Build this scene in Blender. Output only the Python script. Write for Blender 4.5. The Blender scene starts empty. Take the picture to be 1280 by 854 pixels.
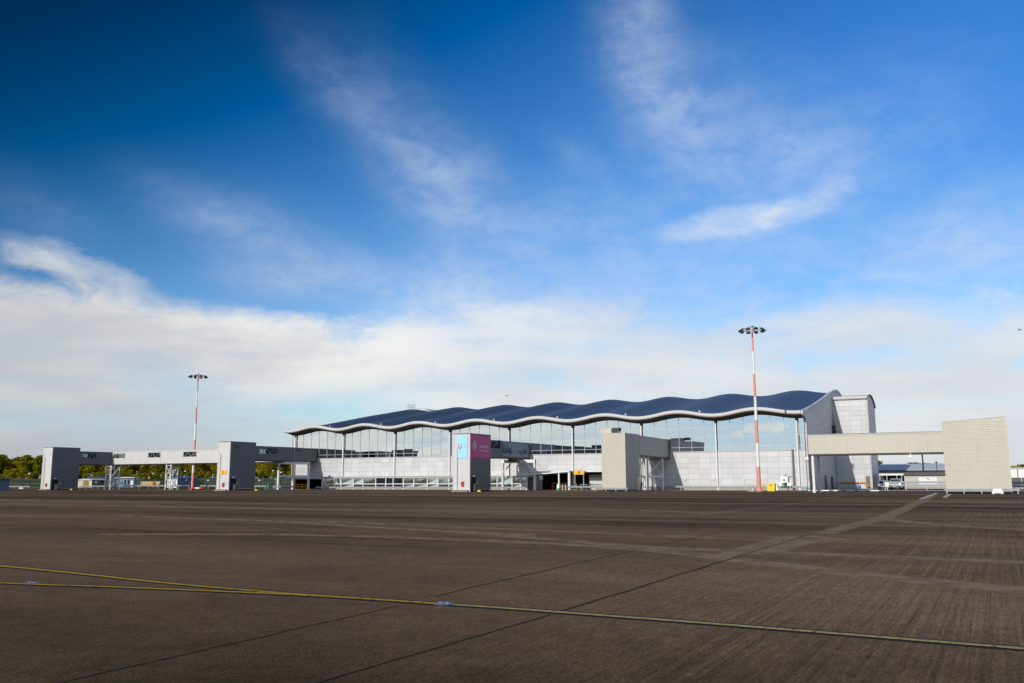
import bpy, math, random
from mathutils import Vector, Matrix
random.seed(7)
sc = bpy.context.scene
col = sc.collection
PI = math.pi

# ------------------------------------------------------------------ camera geometry
F, TILT, YAW, ROLL, EYE = 1108.063, .1559, .497, -.0029, 1.7
def ray(px, py):
    a, b = px - 640, py - 427
    c, s = math.cos(ROLL), math.sin(ROLL)
    r = a*c + b*s; q = -a*s + b*c
    d = F*math.cos(TILT) + q*math.sin(TILT); u = F*math.sin(TILT) - q*math.cos(TILT)
    return Vector((r*math.cos(YAW) - d*math.sin(YAW), r*math.sin(YAW) + d*math.cos(YAW), u))
def at(px, py, axis, v):
    R = ray(px, py); i = 'XYZ'.index(axis); o = Vector((0, 0, EYE))
    return o + R*((v - o[i])/R[i])
def onY(px, Y, py=602): return at(px, py, 'Y', Y).x
def onX(px, X, py=602): return at(px, py, 'X', X).y
def hz(px, py, Y): return at(px, py, 'Y', Y).z
def dep(px, d, py=601):
    R = ray(px, py); f = -R.x*math.sin(YAW) + R.y*math.cos(YAW)
    return Vector((0, 0, EYE)) + R*(d/f)

# ------------------------------------------------------------------ mesh helpers
class MB:
    def __init__(s, T=None): s.v = []; s.f = []; s.m = []; s.sm = []; s.T = T
    def add(s, vs, fs, m=0, smooth=False):
        b = len(s.v)
        for v in vs:
            v = Vector(v); s.v.append(s.T @ v if s.T else v)
        for f in fs: s.f.append([b+i for i in f]); s.m.append(m); s.sm.append(smooth)
        return s
    def box(s, x0, y0, z0, x1, y1, z1, m=0):
        x0, x1 = min(x0, x1), max(x0, x1); y0, y1 = min(y0, y1), max(y0, y1); z0, z1 = min(z0, z1), max(z0, z1)
        return s.add([(x0,y0,z0),(x1,y0,z0),(x1,y1,z0),(x0,y1,z0),(x0,y0,z1),(x1,y0,z1),(x1,y1,z1),(x0,y1,z1)],
              [(0,3,2,1),(4,5,6,7),(0,1,5,4),(1,2,6,5),(2,3,7,6),(3,0,4,7)], m)
    def beam(s, p, q, w, h, m=0):
        p, q = Vector(p), Vector(q); d = (q-p).normalized()
        up = Vector((0,0,1)) if abs(d.z) < .95 else Vector((0,1,0))
        x = d.cross(up).normalized(); y = x.cross(d).normalized()
        vs = [c + x*sx*w/2 + y*sy*h/2 for c in (p, q) for sx, sy in ((-1,-1),(1,-1),(1,1),(-1,1))]
        return s.add(vs, [(0,1,2,3),(7,6,5,4),(0,4,5,1),(1,5,6,2),(2,6,7,3),(3,7,4,0)], m)
    def tube(s, p, q, r0, r1=None, n=10, m=0, cap=True):
        r1 = r0 if r1 is None else r1
        p, q = Vector(p), Vector(q); d = (q-p).normalized()
        up = Vector((0,0,1)) if abs(d.z) < .95 else Vector((0,1,0))
        x = d.cross(up).normalized(); y = x.cross(d).normalized()
        vs = []
        for c, r in ((p, r0), (q, r1)):
            for i in range(n):
                a = 2*PI*i/n; vs.append(c + x*math.cos(a)*r + y*math.sin(a)*r)
        s.add(vs, [(i, i+n, (i+1) % n + n, (i+1) % n) for i in range(n)], m, True)
        if cap: s.add(vs, [list(range(n)), list(range(2*n-1, n-1, -1))], m)
        return s
    def prism(s, poly, axis, a, b, m=0):
        # poly: 2D list in the two other axes, extruded from a to b along axis
        n = len(poly)
        def P(u, v, w): return {'X': (w,u,v), 'Y': (u,w,v), 'Z': (u,v,w)}[axis]
        vs = [P(u,v,a) for u,v in poly] + [P(u,v,b) for u,v in poly]
        return s.add(vs, [list(range(n)), list(range(2*n-1,n-1,-1))] + [(i,i+n,(i+1)%n+n,(i+1)%n) for i in range(n)], m)
    def lathe(s, c, prof, n=16, m=0):
        c = Vector(c); vs = []
        for r, z in prof:
            for i in range(n): vs.append(c + Vector((r*math.cos(2*PI*i/n), r*math.sin(2*PI*i/n), z)))
        fs = [(j*n+i, j*n+(i+1)%n, (j+1)*n+(i+1)%n, (j+1)*n+i) for j in range(len(prof)-1) for i in range(n)]
        return s.add(vs, fs, m, True)
    def ribbed(s, x0, y0, x1, y1, z0, ztop, pitch=.33, inset=.03, mats=(0,1,1,1), groove=.09):
        # box clad in horizontal boards; ztop(x) lets the top slope along x
        def ring(z, i): return [(x0+i,y0+i,z),(x1-i,y0+i,z),(x1-i,y1-i,z),(x0+i,y1-i,z)]
        zt = ztop if callable(ztop) else (lambda x: ztop)
        zm = min(zt(x0), zt(x1)); zs = []; z = z0
        while z + pitch < zm:
            zs += [(z,0),(z+pitch-groove,0),(z+pitch-groove,inset),(z+pitch,inset)]; z += pitch
        vs = []
        for zz, i in zs: vs += ring(zz, i)
        vs += ring(z, 0)
        vs += [(x0,y0,zt(x0)),(x1,y0,zt(x1)),(x1,y1,zt(x1)),(x0,y1,zt(x0))]
        n = len(vs)//4
        b = len(s.v); s.add(vs, [])
        for k in range(n-1):
            for i in range(4):
                s.f.append([b+4*k+i, b+4*k+(i+1)%4, b+4*k+4+(i+1)%4, b+4*k+4+i]); s.m.append(mats[i]); s.sm.append(False)
        s.f.append([b+4*(n-1)+i for i in range(4)]); s.m.append(mats[0]); s.sm.append(False)
        return s

ORG = {}
def setp(o, label=None, cat=None, group=None, kind=None):
    if label: o['label'] = label
    if cat: o['category'] = cat
    if group: o['group'] = group
    if kind: o['kind'] = kind
    return o
def empty(name, loc, label, cat, group=None):
    o = bpy.data.objects.new(name, None); col.objects.link(o)
    o.location = loc; o.empty_display_size = .3; ORG[o.name] = Vector(loc)
    return setp(o, label, cat, group)
def part(name, mb, mats, parent=None, label=None):
    org = ORG.get(parent.name, Vector((0,0,0))) if parent else Vector((0,0,0))
    me = bpy.data.meshes.new(name)
    me.from_pydata([tuple(v-org) for v in mb.v], [], mb.f)
    if not isinstance(mats, (list, tuple)): mats = [mats]
    for m in mats: me.materials.append(m)
    me.polygons.foreach_set('material_index', mb.m)
    me.polygons.foreach_set('use_smooth', mb.sm)
    me.update()
    o = bpy.data.objects.new(name, me); col.objects.link(o)
    if parent: o.parent = parent
    ORG[o.name] = org
    if label: o['label'] = label
    return o
def solo(name, mb, mats, label, cat, group=None, kind=None):
    # a thing that is one mesh, its origin at its base
    lo = Vector((min(v.x for v in mb.v), min(v.y for v in mb.v), min(v.z for v in mb.v)))
    hi = Vector((max(v.x for v in mb.v), max(v.y for v in mb.v), lo.z))
    c = (lo+hi)/2
    mb.v = [v-c for v in mb.v]
    o = part(name, mb, mats); o.location = c
    return setp(o, label, cat, group, kind)
def structure(name, mb, mats):
    o = part(name, mb, mats); o['kind'] = 'structure'; return o
def dup(root, loc, rotz=0, scale=None, label=None):
    r = root.copy(); col.objects.link(r); r.location = loc; r.rotation_euler = (0,0,rotz)
    if scale: r.scale = scale
    if label: r['label'] = label
    for ch in root.children:
        c = ch.copy(); col.objects.link(c); c.parent = r
        for g in ch.children:
            d = g.copy(); col.objects.link(d); d.parent = c
    return r

# ------------------------------------------------------------------ node helpers
class N:
    def __init__(s, tree, sock): s.t = tree; s.s = sock
    def _m(s, op, *a, clamp=False):
        n = s.t.nodes.new('ShaderNodeMath'); n.operation = op; n.use_clamp = clamp
        for i, x in enumerate((s,)+a):
            if isinstance(x, N): s.t.links.new(x.s, n.inputs[i])
            else: n.inputs[i].default_value = x
        return N(s.t, n.outputs[0])
    def __add__(s, o): return s._m('ADD', o)
    def __radd__(s, o): return s._m('ADD', o)
    def __sub__(s, o): return s._m('SUBTRACT', o)
    def __rsub__(s, o): return (s*-1)._m('ADD', o)
    def __mul__(s, o): return s._m('MULTIPLY', o)
    def __rmul__(s, o): return s._m('MULTIPLY', o)
    def __truediv__(s, o): return s._m('DIVIDE', o)
    def abs(s): return s._m('ABSOLUTE')
    def clamp(s): return s._m('ADD', 0.0, clamp=True)
    def pow(s, e): return s._m('POWER', e)
    def exp(s): return s._m('EXPONENT')
    def mx(s, o): return s._m('MAXIMUM', o)
    def mn(s, o): return s._m('MINIMUM', o)
    def fract(s): return s._m('FRACT')
    def floor(s): return s._m('FLOOR')
    def lt(s, o): return s._m('LESS_THAN', o)
    def step(s, a, b):
        n = s.t.nodes.new('ShaderNodeMapRange'); n.interpolation_type = 'SMOOTHSTEP'
        s.t.links.new(s.s, n.inputs[0])
        n.inputs[1].default_value = a; n.inputs[2].default_value = b; n.inputs[3].default_value = 0; n.inputs[4].default_value = 1
        return N(s.t, n.outputs[0])
def xyz(t, sock):
    n = t.nodes.new('ShaderNodeSeparateXYZ'); t.links.new(sock, n.inputs[0]); return [N(t, o) for o in n.outputs]
def vec(t, *c):
    n = t.nodes.new('ShaderNodeCombineXYZ')
    for i, x in enumerate(c):
        if isinstance(x, N): t.links.new(x.s, n.inputs[i])
        else: n.inputs[i].default_value = x
    return n.outputs[0]
def noise(t, v, scale=1, detail=4, rough=.55, distort=0):
    n = t.nodes.new('ShaderNodeTexNoise'); t.links.new(v, n.inputs['Vector'])
    n.inputs['Scale'].default_value = scale; n.inputs['Detail'].default_value = detail
    n.inputs['Roughness'].default_value = rough; n.inputs['Distortion'].default_value = distort
    return N(t, n.outputs[0])
def mixc(t, fac, a, b, mode='MIX'):
    n = t.nodes.new('ShaderNodeMix'); n.data_type = 'RGBA'; n.blend_type = mode
    for i, x in ((0, fac), (6, a), (7, b)):
        if isinstance(x, N): t.links.new(x.s, n.inputs[i])
        elif hasattr(x, 'is_linked'): t.links.new(x, n.inputs[i])
        elif isinstance(x, (int, float)): n.inputs[i].default_value = x
        else: n.inputs[i].default_value = (*x, 1)[:4]
    return n.outputs[2]
def sig(a): return a
def newmat(name):
    m = bpy.data.materials.new(name); m.use_nodes = True
    t = m.node_tree; return m, t, t.nodes['Principled BSDF']
def wpos(t):
    g = t.nodes.new('ShaderNodeNewGeometry'); return g.outputs['Position'], g.outputs['Normal']
def bump(t, b, h, strength=.3, dist=.02):
    n = t.nodes.new('ShaderNodeBump'); n.inputs['Strength'].default_value = strength; n.inputs['Distance'].default_value = dist
    t.links.new(h.s, n.inputs['Height']); t.links.new(n.outputs[0], b.inputs['Normal'])
def mat(name, c, rough=.5, metal=0, var=.12, vscale=1.5, streak=0, spec=.5):
    m, t, b = newmat(name)
    b.inputs['Roughness'].default_value = rough; b.inputs['Metallic'].default_value = metal
    b.inputs['Specular IOR Level'].default_value = spec
    P, _ = wpos(t)
    n = noise(t, P, vscale, 4, .6)
    f = 1 + (n-.5)*2*var
    if streak:
        x, y, z = xyz(t, P)
        f = f*(1 - noise(t, vec(t, x*3, y*3, z*.25), 1, 3, .6).step(.5, .8)*streak)
    out = mixc(t, 1.0, c, vec(t, f, f, f), 'MULTIPLY')
    t.links.new(out, b.inputs['Base Color'])
    return m
def panel_mat(name, c, pw, ph, jw=.05, jc=.55, rough=.45, zoff=0, uoff=0, var=.08, streak=.13, metal=0):
    # cladding panels with open joints: u runs along whichever horizontal axis the face lies in
    m, t, b = newmat(name)
    P, Nn = wpos(t); x, y, z = xyz(t, P); nx, ny, nz = xyz(t, Nn)
    ax = nx.abs().step(.4, .6)
    u = x*(1-ax) + y*ax + uoff
    w = z + zoff
    fu, fw = (u/pw).fract(), (w/ph).fract()
    ju = (fu*pw).lt(jw); jv = (fw*ph).lt(jw)
    j = ju.mx(jv)
    wn = t.nodes.new('ShaderNodeTexWhiteNoise'); t.links.new(vec(t, (u/pw).floor(), (w/ph).floor(), 1.0), wn.inputs['Vector'])
    r = N(t, wn.outputs['Value'])
    n = noise(t, P, .6, 5, .6)
    st = noise(t, vec(t, x*2.2, y*2.2, z*.2), 1, 4, .6).step(.5, .85)
    grime = (1 - z/1.3).clamp()*noise(t, vec(t, x*1.5, y*1.5, z*2), 1, 4, .7).step(.35, .7)*.3
    f = (1 + (r-.5)*2*var + (n-.5)*.12)*(1-st*streak)*(1-grime)*(1 - j*(1-jc))
    t.links.new(mixc(t, 1.0, c, vec(t, f, f, f), 'MULTIPLY'), b.inputs['Base Color'])
    b.inputs['Roughness'].default_value = rough; b.inputs['Metallic'].default_value = metal
    bump(t, b, 1-j, .4, .02)
    return m

M = {}
M['clad_white'] = mat('white_cladding', (.63,.625,.61), .4, 0, .10, .5, .12)
M['clad_beige'] = mat('beige_cladding', (.550,.520,.435), .4, 0, .07, .5, .10)
M['clad_dark'] = mat('charcoal_cladding', (.135,.152,.180), .5, 0, .16, .4, .15)
M['clad_grey'] = mat('grey_cladding', (.35,.37,.385), .45, 0, .06, .8, .05)
M['tile'] = panel_mat('silver_wall_panels', (.60,.605,.60), 1.984, .935, .05, .66, .4, 0, .9)
M['tile_side'] = panel_mat('silver_side_panels', (.50,.515,.53), 3.1, .95, .06, .58, .4, 0, .3)
M['roof'] = None
M['fascia'] = mat('pale_fascia', (.60,.585,.55), .65, 0, .05, .8, .05)
M['soffit'] = mat('dark_soffit', (.035,.034,.034), .8)
M['white'] = mat('white_paint', (.80,.795,.77), .45, 0, .06, 2, .08)
M['offwhite'] = mat('off_white_paint', (.62,.61,.58), .5, 0, .08, 2, .1)
M['galv'] = mat('galvanised_steel', (.42,.44,.45), .5, .3, .15, 3, .1)
M['dkmetal'] = mat('dark_metal', (.035,.037,.04), .5, .2)
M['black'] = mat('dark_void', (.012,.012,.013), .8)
M['red'] = mat('red_paint', (.55,.03,.025), .45)
M['mastred'] = mat('faded_red_paint', (.76,.29,.20), .5, 0, .08, 1.5, .1)
M['orange'] = mat('orange_paint', (.62,.25,.03), .5)
M['yellow'] = mat('yellow_paint', (.80,.62,.02), .5, 0, .1, 3)
M['signyellow'] = mat('sign_yellow', (.85,.48,.01), .5, 0, .03)
M['ink'] = mat('black_lettering', (.01,.01,.01), .6)
M['purple'] = mat('purple_panel', (.70,.075,.29), .45, 0, .06, .8)
M['ltblue'] = mat('light_blue_panel', (.36,.72,.88), .45, 0, .03)
M['signred'] = mat('red_mark', (.75,.08,.07), .5)
M['signpink'] = mat('pink_lettering', (.75,.42,.48), .5)
M['lilac'] = mat('pale_lettering', (.75,.70,.78), .5)
M['blue'] = mat('blue_paint', (.03,.18,.55), .5)
M['cyan'] = mat('bright_blue_paint', (.03,.45,.80), .5)
M['green'] = mat('green_paint', (.05,.35,.16), .5)
M['teal'] = mat('teal_glass', (.02,.30,.26), .15)
M['concrete'] = mat('pale_concrete', (.36,.34,.30), .85, 0, .2, 3)
M['brown'] = mat('brown_trim', (.20,.15,.12), .7)
M['rubber'] = mat('black_rubber', (.02,.02,.02), .9)
M['greyroof'] = mat('grey_green_roof', (.10,.11,.10), .7)
M['lavroof'] = mat('pale_sheet_roof', (.54,.545,.58), .5)
M['bluewall'] = mat('grey_blue_cladding', (.15,.22,.30), .6, 0, .1, .4)
M['slate'] = mat('slate_blue_wall', (.10,.16,.23), .6, 0, .1, .4)
M['blueroof'] = mat('blue_sheet_roof', (.06,.13,.30), .6)
M['tan'] = mat('tan_wall', (.45,.36,.19), .8)
M['fence'] = mat('grey_green_fence', (.10,.16,.14), .6)
M['silver'] = mat('silver_car_paint', (.35,.38,.42), .25, .5, .03)
M['lamp'] = mat('lamp_glass', (.7,.7,.68), .2)
M['cream'] = mat('cream_wall', (.52,.49,.36), .8)
M['olive'] = mat('olive_door', (.27,.18,.015), .7)
M['bluelens'] = mat('pale_blue_lens', (.30,.36,.46), .3)
M['steel'] = mat('worn_steel', (.15,.175,.22), .5, .4, .2, 8)
M['bark'] = mat('bark', (.07,.05,.035), .9, 0, .3, 2)

def roof_mat():
    m, t, b = newmat('blue_grey_standing_seam_roof')
    P, _ = wpos(t); x, y, z = xyz(t, P)
    s = (x/.55).fract().lt(.16)
    n = noise(t, vec(t, x*1.2, y*.12, 0.0), 1, 4, .6)
    pan = N(t, None)
    wn = t.nodes.new('ShaderNodeTexWhiteNoise'); wn.noise_dimensions = '1D'; t.links.new((x/.5).floor().s, wn.inputs['W'])
    f = (1 + (n-.5)*.35 + (N(t, wn.outputs[0])-.5)*.12)*(1 - s*.28)
    t.links.new(mixc(t, 1.0, (.056,.071,.103), vec(t, f, f, f), 'MULTIPLY'), b.inputs['Base Color'])
    b.inputs['Roughness'].default_value = .42; b.inputs['Metallic'].default_value = .35
    bump(t, b, s, .3, .03)
    return m
M['roof'] = roof_mat()

def glass_mat(name, tint, rough=.015, metal=1.0):
    m, t, b = newmat(name)
    P, _ = wpos(t)
    n = noise(t, P, .25, 3, .5)
    f = .93 + n*.14
    t.links.new(mixc(t, 1.0, tint, vec(t, f, f, f), 'MULTIPLY'), b.inputs['Base Color'])
    b.inputs['Metallic'].default_value = metal; b.inputs['Roughness'].default_value = rough
    bump(t, b, noise(t, P, .7, 2, .5), .03, .05)
    return m
M['glass'] = glass_mat('solar_control_glass', (.72,.78,.80))
M['dkglass'] = glass_mat('dark_glass', (.28,.33,.35), .03)
M['lowglass'] = glass_mat('pale_green_glass', (.62,.72,.70), .05)
def clear_glass():
    m, t, b = newmat('clear_glazing')
    b.inputs['Base Color'].default_value = (.03,.04,.045,1); b.inputs['Roughness'].default_value = .03
    tr = t.nodes.new('ShaderNodeBsdfTransparent'); tr.inputs[0].default_value = (.88,.95,.95,1)
    mx = t.nodes.new('ShaderNodeMixShader'); mx.inputs[0].default_value = .15
    t.links.new(tr.outputs[0], mx.inputs[1]); t.links.new(b.outputs[0], mx.inputs[2])
    t.links.new(mx.outputs[0], t.nodes['Material Output'].inputs[0])
    return m
M['clear'] = clear_glass()

def apron_mat():
    m, t, b = newmat('brushed_brown_concrete')
    P, _ = wpos(t); x, y, z = xyz(t, P)
    big = noise(t, vec(t, x*.05, y*.06, 0.0), 1, 5, .6)
    # long soft bands across the stands, left by tyres, rain and sealing
    band = noise(t, vec(t, x*.012+3, y*.16, 0.0), 1, 5, .62, .4)
    band2 = noise(t, vec(t, x*.02, y*.035, 5.0), 1, 3, .5)
    mid = noise(t, vec(t, x*.5, y*.9, 2.0), 1, 5, .65, .3)
    grain = noise(t, P, 30, 3, .8)
    grit = noise(t, P, 110, 2, .6)
    # brushed grooves run away from the viewer; the tamped bay to the right carries the strongest
    gw = x + noise(t, vec(t, x*.4, y*.25, 1.0), 1, 2, .5)*.035
    gro = noise(t, vec(t, gw*11, y*.07, 0.0), 1, 5, .85)
    bay = (x + 5.3).step(-1.0, 3.5)
    gfac = (.12 + bay*.88)*(noise(t, vec(t, x*.3, y*.3, 9.0), 1, 2, .5).step(.25, .6)*.6+.4)
    st = noise(t, vec(t, x*.008+7, y*.11, 30.0), 1, 4, .7, .3)
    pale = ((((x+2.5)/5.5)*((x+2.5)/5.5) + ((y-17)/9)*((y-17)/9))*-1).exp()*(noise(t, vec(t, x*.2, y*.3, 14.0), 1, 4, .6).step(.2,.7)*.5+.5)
    near = 1 - y.step(4, 12)  # lens vignette painted in: concrete colour darkens close to the camera
    blot = noise(t, vec(t, x*1.6, y*2.2, 4.0), 1, 6, .72, .5)
    worn_ = noise(t, vec(t, x*.22, y*.34, 17.0), 1, 6, .68, .8).step(.46, .62)
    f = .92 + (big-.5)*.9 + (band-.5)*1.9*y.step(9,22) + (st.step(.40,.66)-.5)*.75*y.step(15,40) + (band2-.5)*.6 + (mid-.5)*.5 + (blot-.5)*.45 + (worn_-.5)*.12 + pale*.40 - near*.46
    fleck = noise(t, vec(t, x*15, y*3.2, 41.0), 1, 6, .85, .2)
    fleck2 = noise(t, vec(t, x*1.1, y*.9, 44.0), 1, 6, .72, .5)
    f = f.mx(.25)*(1 + (fleck-.5)*2.3 + (fleck2-.5)*.45)
    f = f.mx(.20)*(1 + (grain-.5)*4.2 + (grit-.5)*4.0 + (gro.pow(1.5)*1.45-.5)*gfac*2.0)
    spk = noise(t, P, 16, 2, .5).step(.70, .74)*.5
    f = (f + spk*f).mx(.10)
    warm = noise(t, vec(t, x*.03, y*.11, 11.0), 1, 4, .6).step(.42, .7)
    base = mixc(t, warm, (.142,.098,.060), (.176,.114,.063))
    t.links.new(mixc(t, 1.0, base, vec(t, f, f, f), 'MULTIPLY'), b.inputs['Base Color'])
    b.inputs['Roughness'].default_value = .95; b.inputs['Specular IOR Level'].default_value = .05
    bump(t, b, grain*.6 + gro*gfac*1.0 + grit*.3, .5, .012)
    return m
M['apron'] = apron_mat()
def worn(name, c, alpha, scale=6, lo=.3, hi=.7, ygroove=False):
    m, t, b = newmat(name)
    P, _ = wpos(t); x, y, z = xyz(t, P)
    n = noise(t, P, scale, 5, .7)
    if ygroove: n = n*.5 + noise(t, vec(t, x*16, y*1.2, 0.0), 1, 3, .7)*.5
    g = noise(t, P, 45, 3, .7)
    f = .75 + g*.5
    t.links.new(mixc(t, 1.0, c, vec(t, f, f, f), 'MULTIPLY'), b.inputs['Base Color'])
    b.inputs['Roughness'].default_value = .9; b.inputs['Specular IOR Level'].default_value = .2
    t.links.new((n.step(lo, hi)*alpha).s, b.inputs['Alpha'])
    return m
M['line_y'] = worn('worn_yellow_line', (.41,.27,.012), 1.0, 9, .30, .50)
M['line_y2'] = worn('faded_yellow_line', (.40,.33,.13), .95, 7, .24, .56, True)
M['line_b'] = worn('black_line_border', (.012,.013,.017), .95, 5, .15, .4)
M['joint'] = worn('joint_sealant', (.012,.011,.011), .95, 4, .15, .4)
M['line_w'] = worn('worn_white_line', (.50,.50,.47), .95, 5, .3, .55)
M['scrub'] = worn('scrubbed_concrete', (.270,.192,.120), .85, 1.3, .20, .62)
M['grass'] = None
def grass_mat():
    m, t, b = newmat('rough_grass')
    P, _ = wpos(t)
    n = noise(t, P, .12, 6, .65); n2 = noise(t, P, 3, 3, .7)
    c = mixc(t, n.step(.35, .7), (.022,.042,.012), (.085,.085,.014))
    f = .7+n2*.6
    t.links.new(mixc(t, 1.0, c, vec(t, f, f, f), 'MULTIPLY'), b.inputs['Base Color'])
    b.inputs['Roughness'].default_value = .95; b.inputs['Specular IOR Level'].default_value = .1
    return m
M['grass'] = grass_mat()
def leaf_mat(name, a, b_):
    m, t, b = newmat(name)
    P, _ = wpos(t)
    oi = t.nodes.new('ShaderNodeObjectInfo'); r = N(t, oi.outputs['Random'])
    n = noise(t, P, .9, 3, .6)
    f = (n-.5)*1.6 + r
    c = mixc(t, f.clamp(), a, b_)
    t.links.new(c, b.inputs['Base Color']); b.inputs['Roughness'].default_value = .75; b.inputs['Specular IOR Level'].default_value = .15
    tl = t.nodes.new('ShaderNodeBsdfTranslucent'); t.links.new(c, tl.inputs[0]); mx = t.nodes.new('ShaderNodeMixShader'); mx.inputs[0].default_value = .4
    t.links.new(b.outputs[0], mx.inputs[1]); t.links.new(tl.outputs[0], mx.inputs[2]); t.links.new(mx.outputs[0], t.nodes['Material Output'].inputs[0])
    return m
M['leaf'] = leaf_mat('autumn_leaves', (.17,.175,.006), (.38,.275,.010))
M['leaf_rust'] = leaf_mat('russet_leaves', (.20,.10,.02), (.26,.13,.03))
M['leaf_bush'] = leaf_mat('bush_leaves', (.18,.18,.006), (.32,.27,.010))

# ------------------------------------------------------------------ ground
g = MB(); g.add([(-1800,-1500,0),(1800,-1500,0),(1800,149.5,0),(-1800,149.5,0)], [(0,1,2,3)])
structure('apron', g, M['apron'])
g = MB(); g.add([(-1800,149.5,-.002),(1800,149.5,-.002),(1800,3000,-.002),(-1800,3000,-.002)], [(0,1,2,3)])
structure('grass', g, M['grass'])
g = MB(); g.box(-147,149.2,-.3,14,215,.012); structure('terminal_pavement', g, M['concrete'])
# road in front of the cabins on the right
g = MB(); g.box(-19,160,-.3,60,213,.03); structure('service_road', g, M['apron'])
# grass bank rising to the wood on the left
g = MB(); nb = 24; rows = [(318,0),(335,1.1),(352,2.5),(372,3.0),(430,3.4),(520,3.4)]
vs = []
for d, z in rows:
    for i in range(nb+1):
        p = dep(-260 + i*(760)/nb, d); vs.append((p.x, p.y, z*(1+.12*math.sin(i*1.3)) - .02))
fs = [(r*(nb+1)+i, r*(nb+1)+i+1, (r+1)*(nb+1)+i+1, (r+1)*(nb+1)+i) for r in range(len(rows)-1) for i in range(nb)]
g.add(vs, fs, 0, True); structure('grass_bank', g, M['grass'])

def ribbon(mb, pts, w, z, m=0):
    pts = [Vector((p[0], p[1], 0)) for p in pts]; vs = []
    ws = w if isinstance(w, (list, tuple)) else [w]*len(pts)
    for i, p in enumerate(pts):
        d = (pts[min(i+1, len(pts)-1)] - pts[max(i-1, 0)]).normalized(); nrm = Vector((-d.y, d.x, 0))
        vs += [p + nrm*ws[i]/2 + Vector((0,0,z)), p - nrm*ws[i]/2 + Vector((0,0,z))]
    mb.add(vs, [(2*i, 2*i+1, 2*i+3, 2*i+2) for i in range(len(pts)-1)], m)
def smoothpts(pts, n=8):
    out = []
    P = [Vector(p) for p in pts]; P = [P[0]*2-P[1]] + P + [P[-1]*2-P[-2]]
    for i in range(1, len(P)-2):
        for k in range(n):
            t = k/n; a, b, c, d = P[i-1:i+3]
            out.append(.5*((2*b)+(c-a)*t+(2*a-5*b+4*c-d)*t*t+(3*b-a-3*c+d)*t**3))
    return out + [P[-2]]
gp = lambda *q: [tuple(at(x, y, 'Z', 0))[:2] for x, y in q]
A_ = gp((0,729),(100,732.5),(200,736.5),(300,740.7),(400,745.5),(480,750.5),(548,755.2))
main = smoothpts([(*p, 0) for p in [(-36,5.2),(-25,7.9)] + A_])
main2 = smoothpts([A_[-1],(-5.9,10.82),(-3.05,10.81),(.1,10.70),(4,10.6),(20,10.5)])
lead = smoothpts([(*p, 0) for p in gp((-420,666),(-200,688),(0,707.5),(100,717.5),(200,728.3),(300,737.3),(375,743.3),(440,747.6))])
for nm, pts, mt, w in (('taxiway_line', main, 'line_y', .125), ('taxiway_line_faded', main2, 'line_y2', .125), ('lead_in_line', lead, 'line_y', [.19-.08*min(1,max(0,(k-6)/34)) for k in range(60)])):
    q = MB(); ribbon(q, pts, .32 if nm != 'lead_in_line' else [.44-.16*min(1,k/34) for k in range(60)], .004 if nm != 'lead_in_line' else .0025); structure(nm+'_border', q, M['line_b'])
    q = MB(); ribbon(q, pts, w, .008 if nm != 'lead_in_line' else .0065); structure(nm, q, M[mt])
def jit(pts, a, n=10, seed=1):
    r = random.Random(seed); out = []
    for i in range(len(pts)-1):
        for k in range(n):
            t = k/n; out.append((pts[i][0]*(1-t)+pts[i+1][0]*t + r.uniform(-a, a), pts[i][1]*(1-t)+pts[i+1][1]*t))
    return out + [pts[-1]]
q = MB()
ribbon(q, jit([(-7.1,2.5),(-7.2,5.1),(-7.42,10.4)], .012, 12), .026, .005)
ribbon(q, jit([(-7.55,11.5),(-7.9,18.2),(-8.3,30)], .02, 14, 2), .035, .005)
ribbon(q, jit([(-5.2,2.5),(-5.25,6.16),(-5.19,10.6)], .012, 12, 3), .030, .005)
ribbon(q, jit([(-5.19,11.0),(-5.3,20),(-5.45,33)], .02, 24, 4), .045, .005)
ribbon(q, jit([(-21,20.5),(-15,19.2),(-10.5,20.5)], .03, 9, 5), .05, .005)
structure('slab_joints', q, M['joint'])
q = MB()
def track(px, w, z): ribbon(q, smoothpts([(*p, 0) for p in gp(*px)], 6), w, z)
track([(120,668),(390,669),(640,677.5),(810,687.5),(940,702),(1090,720),(1280,738),(1400,750)], [.9]*200, .0018)
track([(560,664),(700,675),(810,684),(990,691.5),(1280,703),(1400,708)], [.8]*200, .0022)
track([(400,652),(600,660),(760,667),(900,672)], .7, .0026)
ribbon(q, [(-5.6,20.5),(-5.35,22),(-5.2,27.5)], [.5,1.3,1.5], .003)
ribbon(q, [(-6.4,27.2),(-5.2,28.2),(-3.6,27.3)], [.3,1.6,.25], .0034)
ribbon(q, [(-5.2,30),(-4.7,43),(-5.6,80),(-6.6,110)], [.8,.8,.9,1.0], .0018)
ribbon(q, smoothpts([(-4.7,43.5,0),(-3.6,40.5,0),(-1.6,37.6,0),(.8,35.5,0),(4,34,0)], 6), .9, .0022)
ribbon(q, smoothpts([(-40,31,0),(-28,29.5,0),(-20,27,0),(-13,25.5,0)], 6), .8, .003)
structure('scrubbed_tracks', q, M['scrub'])
q = MB()
pts = smoothpts([(-13.3,44,0),(-13.15,54,0),(-13.2,66,0),(-14.2,88,0),(-16.9,120,0)], 40)
for i in range(0, len(pts)-2, 3): ribbon(q, pts[i:i+2], .20 if i % 2 else .14, .006)
ribbon(q, [(-18.5,49.5),(-13.3,46)], .12, .006)
ribbon(q, gp((1151,624),(1171,616.6)), .45, .006); ribbon(q, gp((1180.5,622.3),(1187,617.6)), .45, .006)
structure('white_markings', q, M['line_w'])
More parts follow.
